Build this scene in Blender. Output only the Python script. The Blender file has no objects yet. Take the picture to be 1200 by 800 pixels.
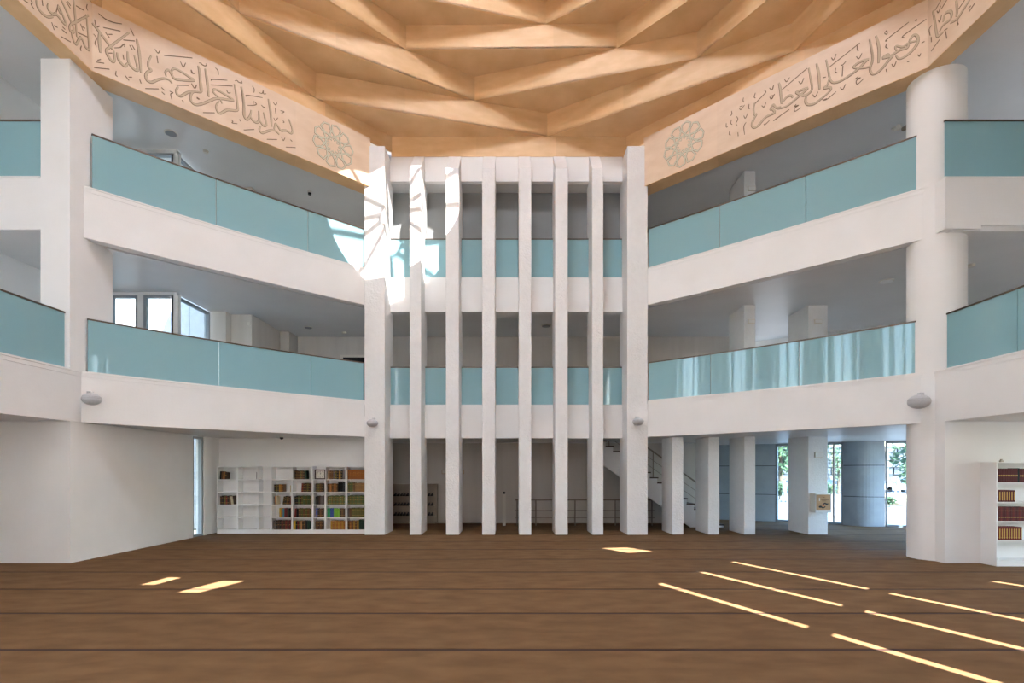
import bpy, bmesh, math, random
from mathutils import Vector, Matrix
random.seed(7)
scene = bpy.context.scene
col = scene.collection

# ------------------------------------------------------------------ camera, sky, sun, exposure
F, EYE, HORIZON = 640.0, 1.75, 552.0            # focal length and horizon in pixels of the 1200x800 photograph
cam = bpy.data.cameras.new('camera')
cam.sensor_width = 36.0
cam.lens = 36.0 * F / 1200.0
cam.shift_y = (HORIZON - 400.0) / 1200.0        # view-camera style shift: verticals stay vertical
cam.clip_end = 500
camera = bpy.data.objects.new('camera', cam)
camera.location = (0, 0, EYE)
camera.rotation_euler = (math.pi / 2, 0, 0)
col.objects.link(camera)
scene.camera = camera

SUN = Vector((-0.39, 0.92, -0.90)).normalized()  # direction the sunlight travels
world = bpy.data.worlds.new('World')
scene.world = world
world.use_nodes = True
wn = world.node_tree.nodes
sky = wn.new('ShaderNodeTexSky')
sky.sky_type = 'NISHITA'
sky.sun_disc = False
sky.sun_elevation = math.asin(-SUN.z)
sky.sun_rotation = math.atan2(-SUN.x, -SUN.y)
sky.air_density = 1.2
sky.dust_density = 0.8
sky.ozone_density = 1.0
bg = wn['Background']
world.node_tree.links.new(sky.outputs[0], bg.inputs[0])
bg.inputs[1].default_value = 0.9

sun_data = bpy.data.lights.new('sun', 'SUN')
sun_data.energy = 24.0
sun_data.angle = math.radians(0.3)
sun_data.color = (1.0, 0.965, 0.93)
sun = bpy.data.objects.new('sun', sun_data)
sun.rotation_euler = SUN.to_track_quat('-Z', 'Y').to_euler()
sun.location = (10, -20, 40)
col.objects.link(sun)

vs = scene.view_settings
vs.view_transform = 'Standard'
vs.look = 'None'
vs.gamma = 1.0
vs.use_curve_mapping = False
vs.exposure = 1.05
scene.cycles.max_bounces = 14
scene.cycles.diffuse_bounces = 9
scene.cycles.glossy_bounces = 4
scene.cycles.transmission_bounces = 8
scene.cycles.sample_clamp_indirect = 12

# ------------------------------------------------------------------ helpers
def srgb(r, g, b):
    f = lambda c: (c / 12.92 if c <= 0.04045 else ((c + 0.055) / 1.055) ** 2.4)
    return (f(r / 255), f(g / 255), f(b / 255), 1.0)

class MB:
    """collects solids for ONE mesh object (world coordinates)"""
    def __init__(self):
        self.v, self.f, self.m = [], [], []
    def face(self, idx, mi=0):
        self.f.append(idx); self.m.append(mi)
    def prism(self, poly, z0, z1, mi=0):
        n = len(poly); b = len(self.v)
        a = sum(poly[i][0] * poly[(i + 1) % n][1] - poly[(i + 1) % n][0] * poly[i][1] for i in range(n))
        if a < 0: poly = poly[::-1]
        self.v += [(p[0], p[1], z0) for p in poly] + [(p[0], p[1], z1) for p in poly]
        self.face([b + i for i in range(n)][::-1], mi); self.face([b + n + i for i in range(n)], mi)
        for i in range(n):
            j = (i + 1) % n
            self.face([b + i, b + j, b + n + j, b + n + i], mi)
        return self
    def box(self, x0, x1, y0, y1, z0, z1, mi=0):
        return self.prism([(x0, y0), (x1, y0), (x1, y1), (x0, y1)], z0, z1, mi)
    def xprism(self, poly_yz, x0, x1, mi=0):
        """polygon in (y, z) extruded along x"""
        n = len(poly_yz); b = len(self.v)
        a = sum(poly_yz[i][0] * poly_yz[(i + 1) % n][1] - poly_yz[(i + 1) % n][0] * poly_yz[i][1] for i in range(n))
        if a < 0: poly_yz = poly_yz[::-1]
        self.v += [(x0, p[0], p[1]) for p in poly_yz] + [(x1, p[0], p[1]) for p in poly_yz]
        self.face([b + i for i in range(n)][::-1], mi); self.face([b + n + i for i in range(n)], mi)
        for i in range(n):
            j = (i + 1) % n
            self.face([b + i, b + j, b + n + j, b + n + i], mi)
        return self
    def yprism(self, poly_xz, y0, y1, mi=0):
        """polygon in (x, z) extruded along y"""
        n = len(poly_xz); b = len(self.v)
        a = sum(poly_xz[i][0] * poly_xz[(i + 1) % n][1] - poly_xz[(i + 1) % n][0] * poly_xz[i][1] for i in range(n))
        if a < 0: poly_xz = poly_xz[::-1]
        self.v += [(p[0], y0, p[1]) for p in poly_xz] + [(p[0], y1, p[1]) for p in poly_xz]
        self.face([b + i for i in range(n)], mi); self.face([b + n + i for i in range(n)][::-1], mi)
        for i in range(n):
            j = (i + 1) % n
            self.face([b + i, b + n + i, b + n + j, b + j], mi)
        return self
    def strip(self, inner, outer, z0, z1, mi=0):
        """solid wall between two plan polylines"""
        n = len(inner); b = len(self.v)
        for p, q in zip(inner, outer):
            self.v += [(p[0], p[1], z0), (p[0], p[1], z1), (q[0], q[1], z0), (q[0], q[1], z1)]
        for i in range(n - 1):
            a, c = b + 4 * i, b + 4 * i + 4
            self.face([a, a + 1, c + 1, c], mi)
            self.face([a + 2, c + 2, c + 3, a + 3], mi)
            self.face([a + 1, a + 3, c + 3, c + 1], mi)
            self.face([a, c, c + 2, a + 2], mi)
        self.face([b, b + 2, b + 3, b + 1], mi)
        e = b + 4 * (n - 1)
        self.face([e, e + 1, e + 3, e + 2], mi)
        return self
    def tube(self, pts, r, seg=8, mi=0):
        pts = [Vector(p) for p in pts]; b = len(self.v); n = len(pts)
        rr = r if isinstance(r, (list, tuple)) else [r] * n
        for i, p in enumerate(pts):
            d = (pts[min(i + 1, n - 1)] - pts[max(i - 1, 0)]).normalized()
            up = Vector((0, 0, 1)) if abs(d.z) < 0.95 else Vector((1, 0, 0))
            s = d.cross(up).normalized(); u = s.cross(d)
            for k in range(seg):
                a = 2 * math.pi * k / seg
                self.v.append(tuple(p + (s * math.cos(a) + u * math.sin(a)) * rr[i]))
        for i in range(n - 1):
            for k in range(seg):
                k2 = (k + 1) % seg
                self.face([b + i * seg + k, b + i * seg + k2, b + (i + 1) * seg + k2, b + (i + 1) * seg + k], mi)
        self.face([b + k for k in range(seg)][::-1], mi)
        self.face([b + (n - 1) * seg + k for k in range(seg)], mi)
        return self
    def ball(self, c, r, u=14, v=8, mi=0):
        b = len(self.v); rx, ry, rz = r if isinstance(r, (list, tuple)) else (r, r, r)
        self.v.append((c[0], c[1], c[2] + rz))
        for j in range(1, v):
            t = math.pi * j / v
            for i in range(u):
                a = 2 * math.pi * i / u
                self.v.append((c[0] + rx * math.sin(t) * math.cos(a), c[1] + ry * math.sin(t) * math.sin(a), c[2] + rz * math.cos(t)))
        self.v.append((c[0], c[1], c[2] - rz)); e = len(self.v) - 1
        for i in range(u):
            self.face([b, b + 1 + i, b + 1 + (i + 1) % u], mi)
            for j in range(v - 2):
                p = b + 1 + j * u
                self.face([p + i, p + u + i, p + u + (i + 1) % u, p + (i + 1) % u], mi)
            p = b + 1 + (v - 2) * u
            self.face([p + i, e, p + (i + 1) % u], mi)
        return self
    def build(self, name, mats, parent=None, smooth=False, bevel=0.0, kind=None):
        me = bpy.data.meshes.new(name)
        off = Vector((0, 0, 0))
        if parent is not None:
            p = parent
            while p is not None:
                off += p.location; p = p.parent
        me.from_pydata([tuple(Vector(q) - off) for q in self.v], [], self.f)
        if not isinstance(mats, (list, tuple)): mats = [mats]
        for m in mats: me.materials.append(m)
        me.polygons.foreach_set('material_index', self.m)
        if smooth:
            me.polygons.foreach_set('use_smooth', [True] * len(self.f))
        me.update()
        bm = bmesh.new(); bm.from_mesh(me)
        bmesh.ops.recalc_face_normals(bm, faces=bm.faces[:])
        bm.to_mesh(me); bm.free()
        o = bpy.data.objects.new(name, me)
        col.objects.link(o)
        if parent is not None: o.parent = parent
        if bevel:
            b = o.modifiers.new('bevel', 'BEVEL'); b.width = bevel; b.segments = 2; b.limit_method = 'ANGLE'
        if smooth:
            try:
                es = o.modifiers.new('edges', 'EDGE_SPLIT'); es.split_angle = math.radians(40)
            except Exception: pass
        if kind: o['kind'] = kind
        return o

def tag(o, label=None, cat=None, group=None, kind=None):
    if label: o['label'] = label
    if cat: o['category'] = cat
    if group: o['group'] = group
    if kind: o['kind'] = kind
    return o

def thing(name, label, cat, loc=(0, 0, 0), group=None, kind=None):
    o = bpy.data.objects.new(name, None)
    o.empty_display_size = 0.2
    o.location = loc
    col.objects.link(o)
    return tag(o, label, cat, group, kind)

def offset(path, d):
    """plan polyline moved to its left-hand side by d"""
    out = []; n = len(path)
    for i in range(n):
        ns = []
        for a, b in ((i - 1, i), (i, i + 1)):
            if a < 0 or b >= n: continue
            dx, dy = path[b][0] - path[a][0], path[b][1] - path[a][1]
            L = math.hypot(dx, dy)
            ns.append((-dy / L, dx / L))
        if len(ns) == 2:
            mx, my = ns[0][0] + ns[1][0], ns[0][1] + ns[1][1]
            L = math.hypot(mx, my); mx /= L; my /= L
            c = mx * ns[0][0] + my * ns[0][1]
            k = d / max(c, 0.3)
        else:
            mx, my = ns[0]; k = d
        out.append((path[i][0] + mx * k, path[i][1] + my * k))
    return out

def arc(p, q, sag, n=16):
    """plan polyline from p to q bowed to its left by sag"""
    dx, dy = q[0] - p[0], q[1] - p[1]; L = math.hypot(dx, dy); nx, ny = -dy / L, dx / L
    out = []
    for i in range(n + 1):
        t = i / n; s = 4 * t * (1 - t) * sag
        out.append((p[0] + dx * t + nx * s, p[1] + dy * t + ny * s))
    return out

def subpath(path, t0, t1, n=8):
    cum = [0]
    for a, b in zip(path, path[1:]): cum.append(cum[-1] + math.hypot(b[0] - a[0], b[1] - a[1]))
    T = cum[-1]
    def at(t):
        d = t * T
        for i in range(len(path) - 1):
            if d <= cum[i + 1] + 1e-9:
                u = (d - cum[i]) / max(1e-9, cum[i + 1] - cum[i])
                return (path[i][0] + u * (path[i + 1][0] - path[i][0]), path[i][1] + u * (path[i + 1][1] - path[i][1]))
        return path[-1]
    return [at(t0 + (t1 - t0) * i / n) for i in range(n + 1)]

# ------------------------------------------------------------------ materials
def mat(name, color, rough=0.6, metal=0.0, spec=0.4):
    m = bpy.data.materials.new(name); m.use_nodes = True
    b = m.node_tree.nodes['Principled BSDF']
    b.inputs['Base Color'].default_value = color
    b.inputs['Roughness'].default_value = rough
    b.inputs['Metallic'].default_value = metal
    b.inputs['Specular IOR Level'].default_value = spec
    return m

def noisy(name, c1, c2, scale=4.0, rough=0.7, bump=0.0, bscale=40.0, detail=6.0, stretch=(1, 1, 1), rnd=0.0, spec=0.3, dist=0.02, contrast=(0.3, 0.7)):
    """two colours mixed by noise, with a noise bump, all in object space; rnd: per-object brightness variation"""
    m = bpy.data.materials.new(name); m.use_nodes = True
    nt = m.node_tree; N = nt.nodes; L = nt.links
    b = N['Principled BSDF']
    b.inputs['Roughness'].default_value = rough
    b.inputs['Specular IOR Level'].default_value = spec
    tc = N.new('ShaderNodeTexCoord'); mp = N.new('ShaderNodeMapping')
    mp.inputs['Scale'].default_value = stretch
    L.new(tc.outputs['Object'], mp.inputs[0])
    nz = N.new('ShaderNodeTexNoise'); nz.inputs['Scale'].default_value = scale; nz.inputs['Detail'].default_value = detail
    L.new(mp.outputs[0], nz.inputs['Vector'])
    cr = N.new('ShaderNodeValToRGB')
    cr.color_ramp.elements[0].position = contrast[0]; cr.color_ramp.elements[0].color = c1
    cr.color_ramp.elements[1].position = contrast[1]; cr.color_ramp.elements[1].color = c2
    L.new(nz.outputs['Fac'], cr.inputs[0])
    out = cr.outputs[0]
    if rnd:
        oi = N.new('ShaderNodeObjectInfo'); mr = N.new('ShaderNodeMapRange')
        mr.inputs['To Min'].default_value = 1 - rnd; mr.inputs['To Max'].default_value = 1 + rnd
        L.new(oi.outputs['Random'], mr.inputs['Value'])
        mx = N.new('ShaderNodeVectorMath'); mx.operation = 'SCALE'
        L.new(out, mx.inputs[0]); L.new(mr.outputs[0], mx.inputs['Scale'])
        out = mx.outputs[0]
    L.new(out, b.inputs['Base Color'])
    if bump:
        n2 = N.new('ShaderNodeTexNoise'); n2.inputs['Scale'].default_value = bscale; n2.inputs['Detail'].default_value = 5
        L.new(mp.outputs[0], n2.inputs['Vector'])
        bp = N.new('ShaderNodeBump'); bp.inputs['Strength'].default_value = bump; bp.inputs['Distance'].default_value = dist
        L.new(n2.outputs['Fac'], bp.inputs['Height']); L.new(bp.outputs[0], b.inputs['Normal'])
    return m

WHITE = noisy('white_plaster', (0.80, 0.79, 0.775, 1), (0.84, 0.83, 0.82, 1), 1.3, 0.75, 0.05, 30, spec=0.25)
STUCCO = noisy('rough_white_stucco', (0.77, 0.765, 0.76, 1), (0.80, 0.795, 0.79, 1), 7, 0.9, 0.5, 22, spec=0.2, dist=0.03)
SHADEGREY = noisy('shade_grey_wall', (0.27, 0.28, 0.275, 1), (0.30, 0.31, 0.305, 1), 1.0, 0.7)  # dark grey base carries the shade of the closed upper bay
CEIL = noisy('gallery_ceiling_paint', (0.72, 0.71, 0.70, 1), (0.77, 0.76, 0.75, 1), 0.8, 0.38, 0.03, 20)
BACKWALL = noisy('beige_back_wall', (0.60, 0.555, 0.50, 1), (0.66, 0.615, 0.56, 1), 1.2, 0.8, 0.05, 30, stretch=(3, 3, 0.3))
CONCRETE = noisy('daylight_tinted_concrete', (0.30, 0.325, 0.35, 1), (0.37, 0.395, 0.42, 1), 2.0, 0.7, 0.1, 60)  # blue cast of the lobby daylight is mixed into this grey
WOOD = noisy('birch_plywood', (0.67, 0.415, 0.20, 1), (0.80, 0.545, 0.30, 1), 1.6, 0.42, 0.03, 40, stretch=(1.0, 1.0, 3.0), rnd=0.07, spec=0.35, contrast=(0.25, 0.75))
WOODFACE = noisy('pale_birch_fascia', (0.70, 0.52, 0.37, 1), (0.79, 0.62, 0.47, 1), 1.4, 0.45, 0.02, 40, stretch=(1.0, 1.0, 2.5), rnd=0.04, spec=0.3, contrast=(0.3, 0.7))
SEAM = mat('carpet_seam', srgb(58, 34, 24), 0.95)
FILLGLASS = bpy.data.materials.new('opal_fill_glass'); FILLGLASS.use_nodes = True  # added translucent glass that spreads sunlight as soft fill
def _frost(m):
    nt = m.node_tree; N = nt.nodes; L = nt.links
    N.remove(N['Principled BSDF'])
    t = N.new('ShaderNodeBsdfTranslucent'); t.inputs[0].default_value = (0.94, 0.935, 0.93, 1)
    L.new(t.outputs[0], N['Material Output'].inputs[0])
_frost(FILLGLASS)
HAZY = bpy.data.materials.new('hazy_skylight_glass'); HAZY.use_nodes = True  # haze added so the skylight also throws diffuse light
def _hazy(m):
    nt = m.node_tree; N = nt.nodes; L = nt.links
    N.remove(N['Principled BSDF'])
    t = N.new('ShaderNodeBsdfTranslucent'); t.inputs[0].default_value = (0.95, 0.95, 0.95, 1)
    c = N.new('ShaderNodeBsdfTransparent'); mx = N.new('ShaderNodeMixShader'); mx.inputs[0].default_value = 0.45
    L.new(c.outputs[0], mx.inputs[1]); L.new(t.outputs[0], mx.inputs[2]); L.new(mx.outputs[0], N['Material Output'].inputs[0])
_hazy(HAZY)
def ior_fix(N, L, fr, ior):
    ge = N.new('ShaderNodeNewGeometry'); ma = N.new('ShaderNodeMath'); ma.operation = 'MULTIPLY_ADD'
    ma.inputs[1].default_value = 1 / ior - ior; ma.inputs[2].default_value = ior
    L.new(ge.outputs['Backfacing'], ma.inputs[0]); L.new(ma.outputs[0], fr.inputs[0])
def teal_glass(name, c, gloss=1.0):
    m = bpy.data.materials.new(name); m.use_nodes = True
    nt = m.node_tree; N = nt.nodes; L = nt.links
    N.remove(N['Principled BSDF'])
    d = N.new('ShaderNodeBsdfDiffuse'); d.inputs[0].default_value = c
    t = N.new('ShaderNodeBsdfTranslucent'); t.inputs[0].default_value = c
    g = N.new('ShaderNodeBsdfGlossy'); g.inputs['Roughness'].default_value = 0.04
    fr = N.new('ShaderNodeFresnel'); fr.inputs[0].default_value = 1.5
    mul = N.new('ShaderNodeMath'); mul.operation = 'MULTIPLY'; mul.inputs[1].default_value = gloss
    ior_fix(N, L, fr, 1.5)
    a = N.new('ShaderNodeMixShader'); a.inputs[0].default_value = 0.28
    b = N.new('ShaderNodeMixShader')
    L.new(d.outputs[0], a.inputs[1]); L.new(t.outputs[0], a.inputs[2])
    L.new(fr.outputs[0], mul.inputs[0]); L.new(mul.outputs[0], b.inputs[0])
    L.new(a.outputs[0], b.inputs[1]); L.new(g.outputs[0], b.inputs[2])
    L.new(b.outputs[0], N['Material Output'].inputs[0])
    return m
GLASS = teal_glass('frosted_teal_glass', (0.34, 0.58, 0.635, 1), 1.2)
def clear_glass(name, c, spec):
    m = bpy.data.materials.new(name); m.use_nodes = True
    nt = m.node_tree; N = nt.nodes; L = nt.links
    N.remove(N['Principled BSDF'])
    t = N.new('ShaderNodeBsdfTransparent'); t.inputs[0].default_value = c
    g = N.new('ShaderNodeBsdfGlossy'); g.inputs['Roughness'].default_value = 0.01
    fr = N.new('ShaderNodeFresnel'); fr.inputs[0].default_value = 1.45
    ior_fix(N, L, fr, 1.45)
    b = N.new('ShaderNodeMixShader')
    L.new(fr.outputs[0], b.inputs[0]); L.new(t.outputs[0], b.inputs[1]); L.new(g.outputs[0], b.inputs[2])
    L.new(b.outputs[0], N['Material Output'].inputs[0])
    return m
COOLPANE = clear_glass('daylight_cooling_glass', (0.74, 0.88, 1.0, 1), 0.5)  # blue tint added to cool the light entering the lobby
PANE = clear_glass('clear_window_glass', (0.93, 0.97, 0.98, 1), 0.5)
RAIL = mat('bronze_handrail', srgb(105, 92, 82), 0.35, 0.7)
STEEL = mat('brushed_steel', srgb(150, 138, 125), 0.35, 0.8)
FRAME = mat('grey_window_frame', srgb(150, 155, 160), 0.5)
SHELFWHITE = mat('white_shelf_board', (0.80, 0.79, 0.78, 1), 0.5)
SPEAKER = noisy('grey_speaker_shell', (0.50, 0.51, 0.53, 1), (0.56, 0.57, 0.59, 1), 30, 0.5)
BLACK = mat('black_plastic', (0.012, 0.012, 0.012, 1), 0.5)
DARKWOOD = mat('dark_tread_wood', srgb(70, 48, 36), 0.5)
ENGRAVE = mat('engraved_outline', srgb(128, 104, 82), 0.8)
INLAY = mat('pale_letter_inlay', srgb(196, 174, 145), 0.6)
ROSEINLAY = mat('rosette_inlay', srgb(205, 200, 178), 0.55)
GRILLE0 = mat('speaker_grille_grey', (0.36, 0.37, 0.38, 1), 0.7)
PLASTIC = mat('ivory_plastic', srgb(222, 216, 205), 0.5)

# carpet: brown pile with worn blotches
CARPET = noisy('brown_carpet', srgb(104, 78, 53), srgb(122, 94, 66), 2.6, 0.95, 0.5, 220, detail=12, stretch=(0.8, 1.5, 1), rnd=0.05, spec=0.1, dist=0.004, contrast=(0.3, 0.7))

# ------------------------------------------------------------------ floor
Y0, YB, YP = 15.03, 15.69, 16.08      # pillar fronts, bay parapet faces, pillar backs
floor = MB().prism([(-12, -1.5), (14.5, -1.5), (14.5, 14.5), (13.0, 16.3), (6.0, 21.2), (-8.5, 21.2), (-8.5, 14.2), (-12, 14.2)], -0.3, 0.0).build('floor', SEAM)
tag(floor, 'brown carpeted prayer hall floor laid in broad rows with dark seams', 'floor', kind='structure')
ys = [5.35 + 1.376 * k for k in range(-5, 13)]
for a, b in zip(ys, ys[1:]):
    xr = 12.9 if a < 16.3 else 12.9 - (a - 16.3) * 1.35
    xl = -11.0 if a < 13.3 else -8.45
    y1 = min(b, 21.0)
    MB().box(xl, xr, a + 0.035, y1 - 0.035, 0.0, 0.003).build('carpet_row', CARPET, floor)

# ------------------------------------------------------------------ slabs and ceilings
S1, B1, G1 = 2.70, 3.664, 4.757       # level one: soffit, parapet top, glass top
S2, B2, G2 = 6.33, 7.317, 8.445       # level two
C3 = 10.05                            # upper gallery ceiling
LN, LFAR = (-8.385, 10.63), (-4.06, 15.03)
RFAR, RN = (3.735, 15.03), (8.23, 10.65)
XL, XR = -10.75, 13.0
L1path = [(-8.46, -0.8), (-8.46, 10.4)]
def slab(name, z0, z1, front, label, step=0.0):
    m = MB()
    if front:
        m.box(XL, -8.56, -0.8, 10.45, z0, z1)
        m.box(8.33, XR, 5.9, 10.45, z0, z1)
    m.prism([(XL, 10.45), (-8.6, 10.45), (-8.6, 11.05), (-4.2, 15.35), (-4.06, 16.2), (-8.7, 16.2), (-8.7, 14.1), (XL, 14.1)], z0, z1)
    m.prism([(-4.06, YB + 0.1), (3.735, YB + 0.1), (3.735, 16.2), (-4.06, 16.2)], z0, z1)
    m.prism([(8.38, 10.45), (13.0, 10.45), (13.0, 16.2), (3.735, 16.2), (3.88, 15.35), (8.38, 10.95)], z0, z1)
    m.prism([(-8.7, 16.2), (13.0, 16.2), (6.0, 21.2), (-8.7, 21.2)], z0 - step, z1)
    o = m.build(name, CEIL)
    return tag(o, label, 'floor slab', kind='structure')
slab('ceiling_ground', S1 + 0.01, 3.30, True, 'white soffit above the ground floor behind the pillars')
slab('ceiling_middle', S2 + 0.01, 6.95, False, 'grey-white ceiling of the middle gallery', 0.0)
slab('ceiling_upper', C3, 10.6, True, 'grey-white ceiling of the upper gallery')

# ------------------------------------------------------------------ octagonal dome of stacked plywood rings
CX, CY, SIDE = -0.085, 7.565, 6.73
a_, b_ = SIDE / 2, SIDE / 2 + SIDE / math.sqrt(2)
poly = [(CX + x, CY + y) for x, y in ((-b_, -a_), (-b_, a_), (-a_, b_), (a_, b_), (b_, a_), (b_, -a_), (a_, -b_), (-a_, -b_))]
dome = thing('ceiling_dome', 'stepped octagonal dome of pale birch plywood rings twisting inward', 'ceiling', (CX, CY, 10.6), kind='structure')
heights = [0.81, 0.67, 0.66, 0.63, 0.58, 0.50, 0.42, 0.36, 0.31, 0.27, 0.24, 0.21, 0.18, 0.16, 0.14]
zb = 10.55
NL = len(heights)
for k in range(NL):
    zt = zb + heights[k]
    t = 0.663 if k < 6 else 0.5
    nxt = [(poly[i][0] + t * (poly[(i + 1) % 8][0] - poly[i][0]), poly[i][1] + t * (poly[(i + 1) % 8][1] - poly[i][1])) for i in range(8)]
    for i in range(8):
        p, q = poly[i], poly[(i + 1) % 8]
        dx, dy = q[0] - p[0], q[1] - p[1]; L = math.hypot(dx, dy); ux, uy = dx / L, dy / L; nx, ny = -uy, ux
        near_view = i in (0, 1, 2, 3, 4) and k < 6
        cuts = [0, 0.36, 0.7, 1.0] if near_view else [0, 1]
        glazed = k >= 15
        zlow = zb - 0.002 if k else (10.785 if i == 2 else (10.92 if i in (0, 1, 3, 4) else zb))
        for c0, c1 in zip(cuts, cuts[1:]):
            e0 = -0.02 if c0 == 0 else 0; e1 = 0.02 if c1 == 1 else 0
            A = (p[0] + ux * (c0 * L + e0), p[1] + uy * (c0 * L + e0)); B = (p[0] + ux * (c1 * L + e1), p[1] + uy * (c1 * L + e1))
            MB().prism([A, B, (B[0] + nx * 0.05, B[1] + ny * 0.05), (A[0] + nx * 0.05, A[1] + ny * 0.05)], zlow, zt + 0.045).build(
                'opal_pane' if glazed else 'ring_board', FILLGLASS if glazed else WOOD, dome)
        # horizontal triangular soffit in the corner between this ring and the next
        r, s, w = nxt[i], q, nxt[(i + 1) % 8]
        sx, sy = s[0] - CX, s[1] - CY; Ls = math.hypot(sx, sy)
        s2 = (s[0] + sx / Ls * 0.12, s[1] + sy / Ls * 0.12)
        r2 = (r[0] + nx * 0.06, r[1] + ny * 0.06)
        n2x, n2y = poly[(i + 2) % 8][0] - s[0], poly[(i + 2) % 8][1] - s[1]; l2 = math.hypot(n2x, n2y)
        w2 = (w[0] - n2y / l2 * 0.06, w[1] + n2x / l2 * 0.06)
        MB().prism([r, r2, s2, w2, w], zt, zt + 0.05).build('opal_panel' if k >= 15 else 'soffit_panel', FILLGLASS if k >= 15 else WOOD, dome)
    poly = nxt; zb = zt
# closing roof ring, made translucent as added fill light, with round skylight
ro = 1.75
OX, OY = CX + 0.3, CY - 0.75
m = MB(); nseg = 48
inner = [(OX + ro * math.cos(2 * math.pi * i / nseg), OY + ro * math.sin(2 * math.pi * i / nseg)) for i in range(nseg + 1)]
outer = [(CX + 3.6 * math.cos(2 * math.pi * i / nseg), CY + 3.6 * math.sin(2 * math.pi * i / nseg)) for i in range(nseg + 1)]
m.strip(inner, outer, zb + 0.0, zb + 0.12)
m.build('fill_roof_ring', FILLGLASS, dome)
m = MB()
for i in range(10):
    a = math.pi * (i + 0.3) / 5
    c, s = math.cos(a), math.sin(a)
    m.tube([(OX + 0.35 * c, OY + 0.35 * s, zb + 0.2), (OX + 1.8 * c, OY + 1.8 * s, zb + 0.12)], 0.065, 6)
m.tube([(OX + 0.35 * math.cos(2 * math.pi * i / 20), OY + 0.35 * math.sin(2 * math.pi * i / 20), zb + 0.2) for i in range(21)], 0.04, 6)
m.build('skylight_bars', FRAME, dome)
MB().prism([(OX + 1.78 * math.cos(2 * math.pi * i / 32), OY + 1.78 * math.sin(2 * math.pi * i / 32)) for i in range(32)], zb + 0.22, zb + 0.24).build('skylight_pane', HAZY, dome)
# flat roof deck around the dome
m = MB()
m.prism([(-13, -1.6), (-13, 21.5), (-8.6, 21.5), (-8.6, -1.6)], 10.62, 10.8)
m.prism([(8.45, 4.6), (8.45, 21.5), (14, 21.5), (14, 4.6)], 10.62, 10.8)
m.prism([(-8.6, 16.0), (8.45, 16.0), (8.45, 21.5), (-8.6, 21.5)], 10.95, 11.1)
m.prism([(-8.6, 10.9), (-3.5, 15.95), (-3.5, 16.1), (-8.6, 16.1)], 10.95, 11.1)
m.prism([(8.45, 10.9), (3.3, 15.95), (3.3, 16.1), (8.45, 16.1)], 10.95, 11.1)
m.prism([(-8.6, 4.3), (-3.4, -0.8), (-8.6, -1.6)], 10.95, 11.1)
m.prism([(8.45, 4.7), (8.45, 4.3), (3.3, -0.8), (2.8, -1.2)], 10.95, 11.1)
m.prism([(-8.6, -0.75), (3.3, -0.75), (3.3, -1.2), (-8.6, -1.2)], 10.95, 11.1)
m.prism([(-8.6, -1.6), (-8.3, -1.6), (-8.3, 16), (-8.6, 16)], 10.6, 11.1)
m.prism([(8.15, 4.2), (8.45, 4.2), (8.45, 16), (8.15, 16)], 10.6, 11.1)
roof = m.build('roof', CEIL)
tag(roof, 'flat roof deck around the wooden dome', 'roof', kind='structure')

# ------------------------------------------------------------------ plywood ring beam with inscriptions
BZ0, BZ1 = 9.59, 10.92
def beam(name, p, q, p2, q2, label, cuts):
    o = thing(name, label, 'beam', ((p[0] + q[0]) / 2, (p[1] + q[1]) / 2, BZ0), kind='structure')
    for c0, c1 in zip(cuts, cuts[1:]):
        lerp = lambda a, b, t: (a[0] + (b[0] - a[0]) * t, a[1] + (b[1] - a[1]) * t)
        A, B, C, D = lerp(p, q, c0), lerp(p, q, c1), lerp(p2, q2, c1), lerp(p2, q2, c0)
        MB().prism([A, B, C, D], BZ0 + 0.012, BZ1).build('fascia_board', WOODFACE, o)
        MB().prism([A, B, C, D], BZ0, BZ0 + 0.012).build('underside_board', WOOD, o)
    return o
LB0, LB1 = (-8.23, 10.70), (-3.90, 15.05)
RB0, RB1 = (3.63, 15.05), (8.08, 10.61)
beam_l = beam('beam_left', LB0, LB1, (-8.58, 11.05), (-4.06, 15.6), 'birch ring beam above the left gallery carved with calligraphy and a rosette', [0, 0.33, 0.66, 1])
beam_lo = beam('beam_left_outer', (-8.23, 2.0), LB0, (-8.73, 2.0), (-8.58, 11.05), 'birch ring beam running towards the viewer above the square pillar', [0, 0.3, 0.6, 1])
beam_r = beam('beam_right', RB0, RB1, (3.80, 15.6), (8.43, 10.96), 'birch ring beam above the right gallery carved with a rosette and calligraphy', [0, 0.33, 0.66, 1])
beam_ro = beam('beam_right_outer', RB1, (8.08, 2.0), (8.43, 10.96), (8.58, 2.0), 'birch ring beam running towards the viewer above the round column', [0, 0.4, 0.7, 1])

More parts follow.
